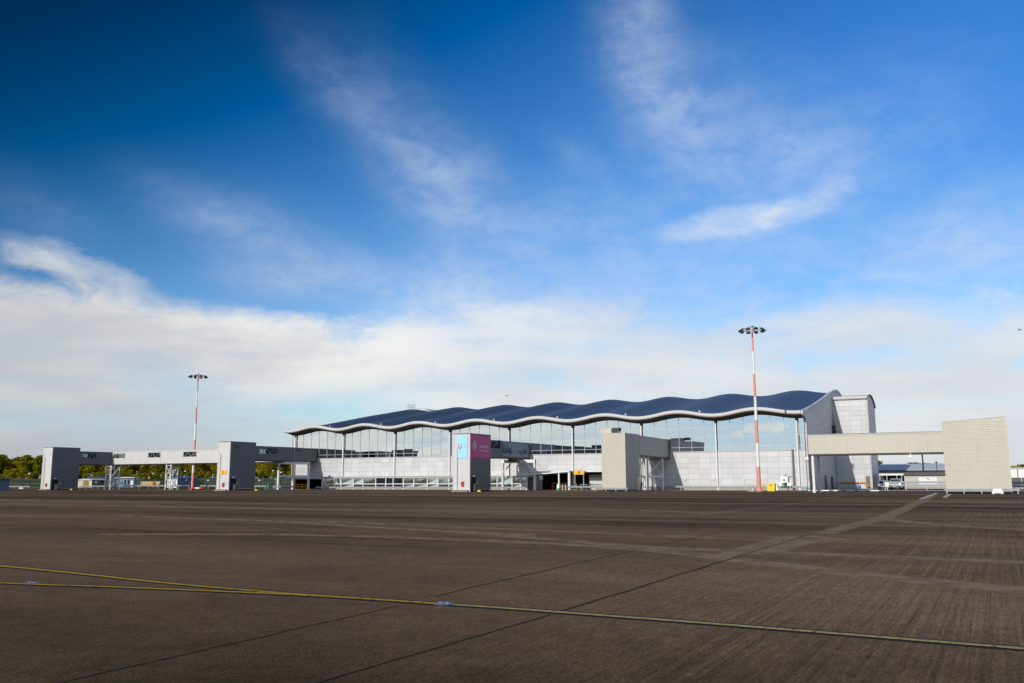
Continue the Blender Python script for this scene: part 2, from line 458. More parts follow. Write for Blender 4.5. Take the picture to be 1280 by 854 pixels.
# flush lights set in the yellow line
lp = None
for i, (x, y) in enumerate(((-14.55,9.73),(-6.93,10.77))):
    e = empty('inset_light', (x,y,0), ('small flush taxiway light set in the bright yellow line near the left edge',
              'small flush taxiway light set where the yellow line turns faded')[i], 'taxiway light', 'flush lights in the yellow line')
    b = MB(); b.lathe((x,y,.008), [(.15,0),(.145,.006),(.10,.012),(0,.014)], 20); part('rim', b, M['steel'], e)
    for sx in (-1, 1):
        b = MB(); b.box(x+sx*.03, y-.025, .018, x+sx*.085, y+.025, .028); part('lens', b, M['bluelens'], e)

# ------------------------------------------------------------------ terminal
PER, XC, AMP = 13.886, -35.8, .42
XL, XR, YF, YB = -141.3, -28.2, 155.0, 212.0
wv = lambda x: AMP*math.cos(2*PI*(x-XC)/PER)
def rb(y):
    pts = [(152.6,13.60),(154.0,13.66),(155.6,13.78),(166.35,15.55),(175.6,17.23),(184,18.75),(190,19.72),(193,19.70),(198,18.9),(205,17.2),(212,14.9)]
    for (a, za), (b, zb) in zip(pts, pts[1:]):
        if y <= b: return za + (zb-za)*(y-a)/(b-a)
    return pts[-1][1]
term = empty('terminal_building', (-85,155,0), 'long airport terminal with wavy blue grey roof and mirrored glass front', 'terminal')
NX = 8*18
xs = [XL + (XR-XL)*i/NX for i in range(NX+1)]
ys = [152.6,153.2,154,155.6,160,166.35,171,175.6,180,184,187,190,193,198,205,212]
q = MB(); vs = [(x, y, rb(y)+wv(x)) for y in ys for x in xs]
q.add(vs, [(j*(NX+1)+i, j*(NX+1)+i+1, (j+1)*(NX+1)+i+1, (j+1)*(NX+1)+i) for j in range(len(ys)-1) for i in range(NX)], 0, True)
roof = part('roof', q, M['roof'], term)
# rolled front edge
prof = []
for k in range(9):
    a = PI/2 + (PI*k/8)*.98; prof.append((152.62 + .30*math.cos(a), 13.27 + .335*math.sin(a)))
q = MB(); vs = [(x, y, z+wv(x)) for y, z in prof for x in xs]
q.add(vs, [(j*(NX+1)+i, (j+1)*(NX+1)+i, (j+1)*(NX+1)+i+1, j*(NX+1)+i+1) for j in range(len(prof)-1) for i in range(NX)], 0, True)
n = len(prof)
for xe in (XL, XR): q.add([(xe, y, z+wv(xe)) for y, z in prof], [list(range(n))])
part('fascia', q, M['fascia'], term)
for xe in (XL, XR-.001):
    q = MB(); q.add([(xe,152.6,13.60+wv(xe)),(xe,154,13.66+wv(xe)),(xe,155.4,13.76+wv(xe)),(xe,155.4,12.33+wv(xe)),(xe,154.3,12.62+wv(xe)),(xe,153.4,12.82+wv(xe)),(xe,152.6,12.935+wv(xe))], [list(range(7))])
    part('eave_end', q, M['fascia'], term)
q = MB(); q.prism([(152.62,12.95+wv(XR)),(154.3,12.62+wv(XR)),(155.45,12.30+wv(XR)),(155.45,13.80+wv(XR)),(154,13.70+wv(XR)),(152.62,13.62+wv(XR))], 'X', XR+.002, XR+.36); part('eave_return', q, M['tile_side'], term)
soff = [(152.60,12.935),(153.4,12.82),(154.3,12.62),(155.05,12.42)]
q = MB(); vs = [(x, y, z+wv(x)) for y, z in soff for x in xs]
q.add(vs, [(j*(NX+1)+i, (j+1)*(NX+1)+i, (j+1)*(NX+1)+i+1, j*(NX+1)+i+1) for j in range(len(soff)-1) for i in range(NX)], 0, True)
part('soffit', q, M['soffit'], term)
gtop = lambda x: 12.43 + wv(x)
SILL = 6.74
# wall panels below the glass, with the open recesses left out
holes = [(-140.1,-132.3,2.22), (-77.6,-60.2,3.35)]
q = MB(); y0, y1 = 155.0, 155.35
q.box(XL+.1, y0, 3.35, XR, y1, SILL)
edges = [XL+.1, -140.1, -132.3, -77.6, -60.2, XR]
q.box(edges[0], y0, 0, edges[1], y1, 3.35); q.box(edges[1], y0, 2.22, edges[2], y1, 3.35)
q.box(edges[2], y0, 0, edges[3], y1, 3.35); q.box(edges[4], y0, 0, edges[5], y1, 3.35)
part('front_wall', q, M['tile'], term)
q = MB(); q.box(-60.2, 154.72, 0, XR+.02, 154.97, .62)
part('plinth', q, M['concrete'], term)
# recesses
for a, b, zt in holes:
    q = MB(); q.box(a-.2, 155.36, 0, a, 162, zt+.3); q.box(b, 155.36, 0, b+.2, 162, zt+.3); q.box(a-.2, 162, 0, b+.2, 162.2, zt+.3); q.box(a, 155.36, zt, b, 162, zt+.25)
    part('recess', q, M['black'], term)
# recess lobby at gate 4: pale walls and teal windows
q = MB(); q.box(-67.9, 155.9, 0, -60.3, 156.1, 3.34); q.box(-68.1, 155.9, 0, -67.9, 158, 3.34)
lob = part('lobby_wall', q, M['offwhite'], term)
q = MB()
for a, b in ((-65.0,-63.9),(-63.7,-62.7),(-62.5,-61.5),(-61.4,-60.5)): q.box(a, 155.84, 1.05, b, 155.89, 2.35)
part('lobby_window', q, M['teal'], lob)
q = MB(); q.box(-68, 155.80, .9, -60.3, 155.88, 1.0); q.box(-68, 155.80, 2.42, -60.3, 155.88, 2.5); q.box(-68,155.78,2.75,-60.3,155.88,3.3); part('lobby_trim', q, M['dkmetal'], lob)
# glazing bay by bay
colX = [-140.258 + .12 + 13.886*k - .04*k for k in range(9)]
wallcol = [-140.258+13.886*k for k in range(9)]
bays = [(XL+.1, wallcol[0])] + [(wallcol[k], wallcol[k+1]) for k in range(8)] + [(wallcol[8], XR)]
rnd = random.Random(5)
for bi, (a, b) in enumerate(bays):
    npane = 6 if b-a > 5 else 1
    q = MB(); fr = MB()
    zlev = [SILL, 7.5, 9.26, 10.82]
    for i in range(npane):
        xa = a+(b-a)*i/npane; xb = a+(b-a)*(i+1)/npane
        for z0, z1 in zip(zlev, zlev[1:]+[None]):
            tx, tz = rnd.gauss(0, .0022), rnd.gauss(0, .0018)
            if z1 is None:
                K = 6; top = [(xa+(xb-xa)*k/K) for k in range(K+1)]
                poly = [(xa, z0)] + [(xb, z0)] + [(x, gtop(x)) for x in reversed(top)]
            else: poly = [(xa,z0),(xb,z0),(xb,z1),(xa,z1)]
            cx, cz = (xa+xb)/2, z0+.8
            q.add([(x, 155.06+(x-cx)*tx+(z-cz)*tz, z) for x, z in poly], [list(range(len(poly)))])
        if i: fr.box(xa-.03, 154.995, SILL, xa+.03, 155.1, gtop(xa)+.02)
    if npane == 1: fr.box(a+.001, 154.996, SILL, a+.06, 155.1, gtop(a)); fr.box(b-.06, 154.996, SILL, b-.001, 155.1, gtop(b))
    for z in zlev: fr.box(a, 154.998, z-.03, b, 155.1, z+.03)
    gz = part('glazing', q, M['glass'], term)
    part('mullions', fr, M['offwhite'], gz)
q = MB(); q.box(XL+.1, 154.9, SILL-.08, XR, 155.0, SILL+.03); part('sill', q, M['fascia'], term)
for k, x in enumerate(colX):
    zt = 12.50+wv(x)
    q = MB(); q.tube((x,154.75,0), (x,154.75,zt), .145, .145, 14); c = part('column', q, M['white'], term)
    q = MB(); q.tube((x,154.75,zt-.42),(x,154.75,zt-.02),.18,.18,14); part('column_head', q, M['dkmetal'], c)
# side and back walls
q = MB()
pl = [(155.35,0),(YB,0)] + [(y, min(rb(y)+wv(XR)+.12, rb(y)+.1)) for y in (212,205,198,193,190,187,184,180,175.6,171,166.35,160,155.6)] + [(154.9,13.45),(154.9,12.4),(155.35,12.3)]
def wall_prism(mb, poly, x0, x1): mb.prism(poly, 'X', x0, x1)
wall_prism(q, pl, XR+.0, XR+.35); part('side_wall', q, M['tile_side'], term)
q = MB()
par = [(y, rb(y)+wv(XR)+.16+(.45 if 176 < y < 199 else .25)*min(1, max(0,(y-155)/22))) for y in (154.9,160,166.35,171,175.6,180,184,187,190,193,196,198,205,212)]
for (ya, za), (yb_, zb) in zip(par, par[1:]): q.add([(XR-.1,ya,za-.55),(XR+.42,ya,za-.55),(XR+.42,ya,za),(XR-.1,ya,za),(XR-.1,yb_,zb-.55),(XR+.42,yb_,zb-.55),(XR+.42,yb_,zb),(XR-.1,yb_,zb)],
      [(0,1,2,3),(7,6,5,4),(1,5,6,2),(3,2,6,7),(0,3,7,4),(0,4,5,1)])
part('verge_trim', q, M['lavroof'], term)
q = MB(); q.box(XL+.1,155.35,0,XL+.4,YB,12.9); q.box(XL+.1, YB-.3, 0, XR, YB, 14.6); part('rear_wall', q, M['tile_side'], term)
for a, b, zt in ((170.3,172.4,2.55),(177.2,179.6,2.35),(157.6,158.9,2.6)):
    q = MB(); q.box(XR+.30, a, .02, XR+.42, b, zt, 0); d = part('door', q, M['dkmetal'], term)
    q = MB(); q.box(XR+.421, a+.2, 1.0, XR+.47, a+.3, 1.15); part('handle', q, M['galv'], d)
for y in (183.2, 164.5):
    q = MB(); q.tube((XR+.5,y,.2),(XR+.5,y,14.5 if y > 180 else 4.6),.09,.09,8); part('downpipe', q, M['galv'], term)
q = MB(); q.box(XR+.36,182.2,9.6,XR+.9,182.8,12.2); q.tube((XR+.6,182.5,8.2),(XR+.6,182.5,13.3),.07,.07,8); q.box(XR+.4,181.9,10.9,XR+1.1,183.1,11.05); part('ladder_cage', q, M['dkmetal'], term)
# stair block behind on the right
XB = -21.6
q = MB(); q.box(XR+.35,184,0,XB-.02,195,17.2,0); bl = part('stair_block', q, M['tile'], term)
arch = [(184.0,17.2),(184.0,17.75),(185.2,18.05),(187.5,18.3),(190.2,18.15),(192.6,17.6),(194.6,16.9),(195.2,16.2),(195.2,0),(184.0,0)]
q = MB(); q.prism(arch, 'X', XB-.02, XB+.28); part('block_side', q, M['tile_side'], bl)
q = MB(); top = arch[1:8]
q.prism(top + [(195.2,15.9),(184.2,15.9)], 'X', XR+.36, XB-.03); part('block_roof', q, M['roof'], bl)
q = MB(); q.tube((XR+.2,183.85,17.55),(XB+.3,183.85,17.55),.36,.36,14); part('block_fascia', q, M['fascia'], bl)
q = MB()
for i, (p, r) in enumerate(zip(arch[3:7], arch[4:8])): q.beam((XB+.35,p[0],p[1]+.02),(XB+.35,r[0],r[1]+.02),.3,.22)
part('block_verge', q, M['dkmetal'], bl)
q = MB(); q.box(XB-.9,183.88,0,XB-.15,183.98,2.4); part('block_door', q, M['brown'], bl)
q = MB(); q.tube((XR+.9,183.8,1.15),(XB-1.1,183.8,1.15),.13,.13,8); q.tube((XB-1.1,183.8,1.15),(XB-.3,183.4,.35),.15,.15,8); part('orange_pipe', q, M['orange'], bl)
# rear curved roof and roof furniture
hx0, hx1 = -143.2, -134.6
q = MB(); K = 14
pa = [(hx0+(hx1-hx0)*k/K, 19.6+2.05*math.sin(PI*(.12+.88*k/K))**.7 if k < K else 19.6) for k in range(K+1)]
q.prism(pa + [(hx1,17),(hx0,17)], 'Y', 203, 212); part('rear_rooflight', q, M['lavroof'], term)
def frame_guard(x0, x1, y, z0, h):
    q = MB(); n = 4
    for i in range(n): x = x0+(x1-x0)*i/(n-1); q.beam((x,y,z0),(x,y,z0+h),.07,.07); q.beam((x,y+1.2,z0),(x,y+1.2,z0+h),.07,.07)
    for z in (z0+h, z0+h*.5): q.beam((x0,y,z),(x1,y,z),.07,.07); q.beam((x0,y+1.2,z),(x1,y+1.2,z),.07,.07)
    for x in (x0, x1): q.beam((x,y,z0+h),(x,y+1.2,z0+h),.07,.07)
    return q
part('roof_ladder_guard', frame_guard(-134.0,-131.9,189.4,20.0,1.3), M['galv'], term)
for px, h in ((771,.7),(806,1.0),(842,1.1),(846,.9),(880,1.2),(992.3,.75)):
    x = onY(px, 190, 490); z = rb(190)+wv(x)
    q = MB(); q.beam((x,190,z-.1),(x,190,z+h),.05,.05); q.beam((x-.45,190,z+h*.85),(x+.45,190,z+h*.85),.05,.05); q.box(x-.5,189.95,z+h*.8,x-.4,190.05,z+h*1.1)
    part('roof_sensor', q, M['galv'], term)
for k in range(1, 8):
    x = wallcol[k]-2.4; q = MB(); q.box(x-.15,153.0,13.7+wv(x),x+.15,153.2,14.0+wv(x)); part('roof_anchor', q, M['galv'], term)
q = MB(); q.box(-130.4,154.93,2.45,-129.75,154.99,3.05); part('blue_plate', q, M['blue'], term)
for px in (857,893,931):
    x = onY(px, 154.95); q = MB(); q.box(x-.18,154.8,1.75,x+.18,154.99,2.1); part('wall_light', q, M['lamp'], term)

# ------------------------------------------------------------------ glazed walkway along the foot of the facade
def walkway(x0, x1, label):
    e = empty('glazed_walkway', ((x0+x1)/2,152,0), label, 'walkway')
    q = MB(); q.box(x0-.15,151.75,2.38,x1+.15,154.95,2.62); part('roof', q, M['fascia'], e)
    q = MB(); q.box(x0-.16,151.70,2.56,x1+.16,151.749,2.66); part('roof_edge', q, M['brown'], e)
    q = MB(); q.box(x0,152.0,0,x1,152.2,.42); part('base_wall', q, M['concrete'], e)
    q = MB(); r = random.Random(int(x0)); x = x0; posts = [x0]
    while x < x1-2.6: x += r.choice((1.9,2.6,3.3,3.3)); posts.append(min(x, x1))
    if posts[-1] < x1-.5: posts.append(x1)
    for a, b in zip(posts, posts[1:]):
        for z0, z1 in ((.52,1.05),(1.22,2.28)):
            q.add([(a,152.06,z0),(b,152.06+r.gauss(0,.01),z0),(b,152.06+r.gauss(0,.01),z1),(a,152.06,z1)], [(0,1,2,3)])
    part('panes', q, M['lowglass'], e)
    q = MB(); q.box(x0,151.98,1.07,x1,152.1,1.22); q.box(x0,151.98,2.28,x1,152.1,2.38); q.box(x0,151.98,.42,x1,152.1,.52); part('rails', q, M['white'], e)
    for p in posts:
        q = MB(); q.box(p-.09,151.94,0,p+.09,152.08,2.38); part('post', q, M['white'], e)
walkway(-129.5, -79.2, 'low glazed walkway with white posts along the foot of the terminal')
for x in (onY(410,151.6), onY(420,151.6)): pass

# ------------------------------------------------------------------ boarding towers
def letters(txt, size, m, parent, origin, ux, uz, name='lettering', depth=.012, align='CENTER', sx=1):
    cu = bpy.data.curves.new('t', 'FONT'); cu.body = txt; cu.size = size; cu.align_x = align; cu.align_y = 'CENTER'; cu.extrude = depth; cu.offset = .012 if len(txt) > 1 else 0
    ob = bpy.data.objects.new('t', cu); col.objects.link(ob)
    dg = bpy.context.evaluated_depsgraph_get(); me = bpy.data.meshes.new_from_object(ob.evaluated_get(dg))
    bpy.data.objects.remove(ob); bpy.data.curves.remove(cu)
    ux, uz = Vector(ux), Vector(uz); nn = ux.cross(uz)
    q = MB(); q.add([Vector(origin) + ux*v.co.x*sx + uz*v.co.y + nn*v.co.z for v in me.vertices], [list(p.vertices) for p in me.polygons])
    bpy.data.meshes.remove(me)
    return part(name, q, m, parent)
def tower(xr, yf, W, D, H, label, front='clad_white', side='clad_dark', doorside=True, pitch=.33, topslope=0, name='boarding_tower', grp='boarding towers on the apron'):
    x0, x1, y0, y1 = xr-W, xr, yf, yf+D
    e = empty(name, ((x0+x1)/2,(y0+y1)/2,0), label, 'boarding tower', grp)
    zt = (lambda x: H + topslope*(x-x0))
    q = MB(); q.ribbed(x0,y0,x1,y1,.25,zt,pitch,.045 if front == 'clad_beige' else .022,(0,1,1,1),.09 if front == 'clad_beige' else .06); part('cladding', q, [M[front],M[side]], e)
    q = MB(); q.box(x0+.05,y0+.05,0,x1-.05,y1-.05,.25); part('plinth', q, M['dkmetal'], e)
    q = MB()
    q.add([(x0-.04,y0-.04,zt(x0)),(x1+.04,y0-.04,zt(x1)),(x1+.04,y1+.04,zt(x1)),(x0-.04,y1+.04,zt(x0)),
           (x0-.04,y0-.04,zt(x0)+.12),(x1+.04,y0-.04,zt(x1)+.12),(x1+.04,y1+.04,zt(x1)+.12),(x0-.04,y1+.04,zt(x0)+.12)],
          [(0,3,2,1),(4,5,6,7),(0,1,5,4),(1,2,6,5),(2,3,7,6),(3,0,4,7)], 0)
    part('roof_cap', q, M[side] if side != 'clad_grey' else M['clad_beige'], e)
    q = MB(); q.box(x1-.14,y0-.03,.02,x1+.03,y0+.10,zt(x1)-.01); q.box(x0-.03,y0-.03,.02,x0+.10,y0+.10,zt(x0)-.01); part('corner_trim', q, M['clad_white' if front == 'clad_white' else 'clad_beige'], e)
    if doorside:
        q = MB(); q.box(x1-.05,y0+.45,.12,x1+.035,y0+1.75,2.3); d = part('door', q, M['black'], e)
        q = MB(); q.box(x1+.036,y0+1.05,.12,x1+.075,y0+1.7,1.25); part('gate_leaf', q, M['galv'], d)
        q = MB(); q.box(x1+.03,y0+.85,2.42,x1+.32,y0+1.25,2.56); part('door_lamp', q, M['lamp'], e)
        q = MB(); q.box(x1+.03,y0+2.0,1.15,x1+.16,y0+2.3,1.55); part('call_box', q, M['yellow'], e)
        q = MB(); q.tube((x1+.06,y0+2.6,.3),(x1+.06,y0+2.6,2.3),.04,.04,8); part('conduit', q, M['galv'], e)
        q = MB(); q.box(x1+.04,y0+2.3,.28,x1+.22,y1-.4,.42); part('bumper', q, M['galv'], e)
    return e
TH = 9.2
tA = tower(-181.49,123.7,3.17,6.7,TH,'leftmost boarding tower, pale front and dark side, with no gate sign')
tB = tower(-128.16,123.7,3.17,6.7,TH,'dark sided boarding tower with yellow gate sign 3 on its pale front')
tC = tower(-74.53,123.1,3.17,6.7,TH+.02,'boarding tower with light blue and purple advertising panels')
for x1, yf in ((-181.49,123.7),(-128.16,123.7),(-74.53,123.1)):
    e = {-181.49:tA,-128.16:tB,-74.53:tC}[x1]
    q = MB(); q.tube((x1-2.35,yf-.07,.3),(x1-2.35,yf-.07,7.0),.06,.06,8); part('downpipe', q, M['galv'], e)
    q = MB(); q.box(x1-3.3,yf-.5,.02,x1-.2,yf-.12,.16); part('kerb_plate', q, M['concrete'], e)
for e, x1, y, z in ((tB,-128.16,125.0,8.3),):
    q = MB(); q.box(x1+.02,y-.15,z-.12,x1+.28,y+.5,z+.12); part('flood_lamp', q, M['dkmetal'], e)
# gate 3 sign
q = MB(); q.box(-130.75,123.60,3.1,-128.75,123.66,3.82); s3 = part('gate_sign', q, M['signyellow'], tB)
letters('3', .92, M['ink'], s3, (-129.7,123.59,3.46), (1,0,0), (0,0,1), 'numeral')
# gate 4 adverts
q = MB(); q.box(-76.95,123.02,5.32,-75.05,123.075,9.02); ad = part('blue_panel', q, M['ltblue'], tC)
q = MB(); pts = [(-.55,.22),(-.50,.06),(-.40,-.10),(-.25,-.20),(-.08,-.19),(.06,-.08),(.14,.06)]
for (a, b), (c, d) in zip(pts, pts[1:]): q.beam((-76.2+a*.9,122.99,7.15+b*1.1),(-76.2+c*.9,122.99,7.15+d*1.1),.03,.15)
q.tube((-76.68,123.0,7.48),(-76.68,122.97,7.48),.10,.10,12); q.tube((-76.03,123.0,7.55),(-76.03,122.97,7.55),.10,.10,12)
part('smile_mark', q, M['signred'], ad)
letters('TUI', .36, M['signpink'], ad, (-75.45,123.01,7.2), (1,0,0), (0,0,1))
q = MB(); q.box(-74.525,123.16,5.36,-74.475,129.72,9.14); pu = part('purple_panel', q, M['purple'], tC)
q = MB(); cy, cz = 124.45, 7.35
for k in range(6):
    a = k*PI/3 + PI/2; c, s = math.cos(a), math.sin(a)
    P0 = lambda u, v: (-74.455, cy + c*u - s*v, cz + s*u + c*v)
    q.beam(P0(.12,0), P0(.92 if k % 3 == 0 else .72,0), .03, .17)
    q.beam(P0(.38,0), P0(.66,.24), .025, .09); q.beam(P0(.38,0), P0(.66,-.24), .025, .09)
part('star_emblem', q, M['lilac'], pu)
letters('doncaster', .82, M['lilac'], pu, (-74.46,127.35,7.32), (0,1,0), (0,0,1), sx=.93)
letters('sheffield airport', .46, M['lilac'], pu, (-74.46,127.35,6.62), (0,1,0), (0,0,1), sx=1.02)

# gate 5: tower and link share one plane
tD = tower(-51.9,133.3,4.0,6.6,9.12,'beige boarding tower with grey side and vent box on its roof','clad_beige','clad_grey',False)
q = MB(); q.box(-51.97,138.4,.1,-51.84,139.55,2.3); d = part('door', q, M['clad_white'], tD); 
q = MB(); q.box(-51.839,138.55,1.0,-51.79,138.62,1.2); part('handle', q, M['dkmetal'], d)
q = MB(); q.box(-51.9,138.9,2.45,-51.6,139.25,2.6); part('door_lamp', q, M['lamp'], tD)
q = MB(); q.box(-51.88,137.7,1.1,-51.72,138.0,1.55); part('call_box', q, M['yellow'], tD)
q = MB(); q.box(-56.9,135.3,9.245,-55.0,139.5,10.1); part('plant_box', q, M['clad_beige'], tD)
q = MB(); q.box(-54.85,135.4,9.72,-53.75,136.6,10.2); [q.box(x,135.45,9.245,x+.08,135.55,9.72) for x in (-54.8,-54.4,-53.9)]; part('roof_vent', q, M['dkmetal'], tD)
# far right tower
tE = tower(1.28,123.1,7.05,6.7,8.74,'widest beige boarding tower at the far right with a sloping top','clad_beige','clad_grey',False,.30,.067)

# ------------------------------------------------------------------ link bridges
def bridge_body(e, p, q, w, z0, z1, wins=(), rise=0, mats=('clad_dark','clad_dark'), nm='side_wall', ribs=True, trim=None, side=1):
    """p->q is the right-hand face line on the ground; the body lies to its left. Openings are real and see-through."""
    p, q = Vector((*p,0)), Vector((*q,0)); d = q-p; L = d.length; d.normalize(); nrm = Vector((-d.y,d.x,0))*side
    def X(s, t, z): return p + d*s + nrm*t + Vector((0,0,z+rise*s/L))
    def bx(mb, s0, s1, t0, t1, za, zb, m=0):
        vs = [X(s,t,z) for z in (za,zb) for s,t in ((s0,t0),(s1,t0),(s1,t1),(s0,t1))]
        mb.add(vs, [(0,3,2,1),(4,5,6,7),(0,1,5,4),(1,2,6,5),(2,3,7,6),(3,0,4,7)], m)
    for ti, (t0, t1) in enumerate(((0,.12),(w-.12,w))):
        mb = MB()
        cuts = sorted(wins); s = 0
        segs = []
        for a, b, za, zb in cuts: segs += [(s,a,z0+.2,z1-.15),(a,b,z0+.2,za),(a,b,zb,z1-.15)]; s = b
        segs.append((s,L,z0+.2,z1-.15))
        for a, b, za, zb in segs:
            if b-a < .01: continue
            if not ribs: bx(mb,a,b,t0,t1,za,zb,ti); continue
            z = za
            while z < zb-.05:
                zz = min(z+.36, zb)
                bx(mb,a,b,t0,t1,z,zz-.03,ti); bx(mb,a,b,t0+.02,t1-.02,zz-.03,zz,ti); z = zz
        part(nm, mb, [M[mats[0]],M[mats[1]]], e)
    mb = MB(); bx(mb,0,L,.02,w-.02,z0,z0+.2); part('floor', mb, M['dkmetal'], e)
    mb = MB(); bx(mb,-.02,L,-.05,w+.05,z1-.15,z1); part('roof', mb, M[trim or 'clad_dark'], e)
    for a, b, za, zb in wins:
        mb = MB(); bx(mb,a,b,.05,.07,za,zb); bx(mb,a,b,w-.07,w-.05,za,zb); wn = part('window', mb, M['clear'], e)
        mb = MB(); n = max(2, int(round((b-a)/.9)))
        for t in (.35, w-.35):
            for i in range(n):
                s0, s1 = a+(b-a)*i/n, a+(b-a)*(i+1)/n
                up = i % 2 == 0
                mb.beam(X(s0,t,za-.1 if up else zb+.1), X(s1,t,zb+.1 if up else za-.1), .10, .10)
        part('truss', mb, M['white'], wn)
        mb = MB()
        for s in (a, b): bx(mb, s-.03, s+.03, .03, .09, za, zb); bx(mb, s-.03, s+.03, w-.09, w-.03, za, zb)
        part('frame', mb, M['dkmetal'], wn)
    return X, L
def trestle(e, pts, z1, brace=True, r=.11, beams=()):
    for (x, y) in pts:
        q = MB(); q.tube((x,y,0),(x,y,z1),r,r,10); q.box(x-.2,y-.2,0,x+.2,y+.2,.05); part('leg', q, M['white'], e)
    q = MB()
    n = len(pts)
    prs = [(0,1),(2,3),(0,2),(1,3)] if n == 4 else [(i,i+1) for i in range(n-1)]
    for i, j in prs:
        a, b = pts[i], pts[j]
        if brace:
            zs = [.4, z1*.5, z1-.25]
            for za, zb in zip(zs, zs[1:]):
                q.beam((*a,za),(*b,zb),.09,.09); q.beam((*b,za),(*a,zb),.09,.09)
            for z in zs[1:]: q.beam((*a,z),(*b,z),.10,.10)
    for (i, j, z, h) in beams: q.beam((*pts[i],z),(*pts[j],z),.2,h)
    if q.v: part('bracing', q, M['white'], e)

BG = 'link bridges between the boarding towers and the terminal'
bA = empty('link_bridge', (-183,134.6,0), 'short dark link bridge behind the leftmost boarding tower', 'link bridge', BG)
bridge_body(bA, (-181.5,130.4), (-181.5,138.78), 3.1, 5.5, 8.56, [(.7,4.2,7.05,8.1)])
trestle(bA, [(-181.1,137.0),(-179.25,137.0),(-181.9,139.9),(-180.1,139.9)], 5.5)
bB = empty('link_bridge', (-155,140.2,0), 'long pale link bridge with small windows running between two dark towers', 'link bridge', BG)
bridge_body(bB, (-181.46,138.82), (-131.32,138.82), 2.9, 5.55, 8.62, [(.35,4.2,7.15,8.22),(12.2,16.1,7.15,8.22),(23.5,27.5,7.15,8.22),(35.2,38.6,7.15,8.22)], mats=('clad_white','clad_white'), trim='clad_white')
for k in (.2,4.35,12.05,16.25,23.35,27.65,35.05): 
    q = MB(); q.box(-181.46+k-.03,138.795,5.8,-181.46+k+.03,138.83,8.4); part('panel_joint', q, M['clad_grey'], bB)
trestle(bB, [(-163.3,137.2+1.7),(-161.7,137.2+1.7),(-163.9,141.4),(-162.4,141.4)], 5.55)
trestle(bB, [(-146.4,138.9),(-145.3,138.9),(-146.6,141.4),(-145.4,141.4)], 5.55)
bC = empty('link_bridge', (-130,140,0), 'stepped dark link bridge between the gate 3 tower and the left end of the terminal', 'link bridge', BG)
bridge_body(bC, (-128.16,130.42), (-128.16,141.3), 3.15, 5.72, 8.66, [(.9,6.0,7.2,8.25)], rise=.03)
bridge_body(bC, (-133.66,141.75), (-133.66,154.95), 3.15, 5.95, 8.96, [])
q = MB(); q.box(-128.17,141.2,5.75,-128.08,141.36,8.7); part('corner_joint', q, M['clad_grey'], bC)
q = MB(); q.box(-133.64,148.6,8.3,-133.3,149.3,8.55); part('flood_lamp', q, M['dkmetal'], bC)
trestle(bC, [(-133.3,onX(347.7,-133.3)),(-133.3,onX(366,-133.3)),(-133.3,onX(385.5,-133.3))], 5.93, False, .26, [(0,1,5.6,.5),(1,2,5.6,.5),(0,1,2.8,.45),(1,2,2.8,.45)])
bD = empty('link_bridge', (-77,142,0), 'dark link bridge carrying a bluish billboard in front of the glass facade', 'link bridge', BG)
bridge_body(bD, (-74.53,129.82), (-74.53,133.5), 3.1, 5.45, 8.5, [(.15,3.3,7.15,8.3)])
LD = 22.2
bridge_body(bD, (-80.22,143.6), (-80.22,154.95), 3.0, 5.84, 9.0, [])
bridge_body(bD, (-74.60,133.55), (-80.3,143.55), 2.5, 5.6, 8.6, [], rise=.3)
# billboard on the right-hand face
def BBp(s, z, o): return Vector((-80.22 + o, 143.9 + .5*s, z + .45))
q = MB(); q.add([BBp(s,z,o) for o in (.02,.07) for s,z in ((.15,5.72),(LD-1.0,5.72),(LD-1.0,8.34),(.15,8.34))], [(0,1,2,3),(7,6,5,4),(0,4,5,1),(1,5,6,2),(2,6,7,3),(3,7,4,0)])
bbm, t, b = newmat('billboard_print'); P, _ = wpos(t); x, y, z = xyz(t, P)
n1 = noise(t, P, .35, 3, .5); g_ = (z-5.7)/3.2
c = mixc(t, n1.step(.35,.65), (.15,.26,.37), (.22,.31,.41)); c = mixc(t, (1-g_*2.2).clamp(), c, (.30,.25,.36))
t.links.new(c, b.inputs['Base Color']); b.inputs['Roughness'].default_value = .5
bb = part('billboard', q, bbm, bD)
r = random.Random(11)
M['violet'] = mat('violet_print', (.05,.018,.11), .6, 0, .2, 1); M['plum'] = mat('plum_print', (.16,.03,.16), .6, 0, .2, 1)
def flower(mb, s, z, h, w):
    # a tapering stroke leaning a little, with a rounded head
    lean = r.uniform(-.25,.25); pts = [(s-w/2,z),(s+w/2,z),(s+w*.35+lean,z+h*.7),(s+w*.2+lean,z+h),(s-w*.3+lean,z+h*.9),(s-w*.4+lean*.5,z+h*.5)]
    mb.add([BBp(a,zz,.085) for a,zz in pts], [list(range(6))])
q = MB(); q2 = MB()
for s in [.7,1.1,1.9,2.4,2.8,3.3,3.7,4.1,4.5,5.0,5.6,6.1,6.6,7.2,12.9,13.3,14.4,14.8,15.3,15.8,16.6,17.3,17.8,18.3,18.9,19.4]:
    flower(q if r.random() < .7 else q2, s, 6.35+r.uniform(-.15,.2)-(.25 if s > 14 and s < 16.5 else 0), r.uniform(.5,1.25), r.uniform(.35,.75))
for s in (8.0,9.4,10.6,11.9,12.4): flower(q2, s, 6.4, r.uniform(.4,1.2), .22)
part('print_figures', q, M['violet'], bb); part('print_figures', q2, M['plum'], bb)
q = MB(); q.add([BBp(a,zz,.085) for a,zz in ((.75,7.6),(1.35,7.6),(1.35,8.05),(.75,8.05))], [(0,1,2,3)]); part('print_logo', q, M['plum'], bb)
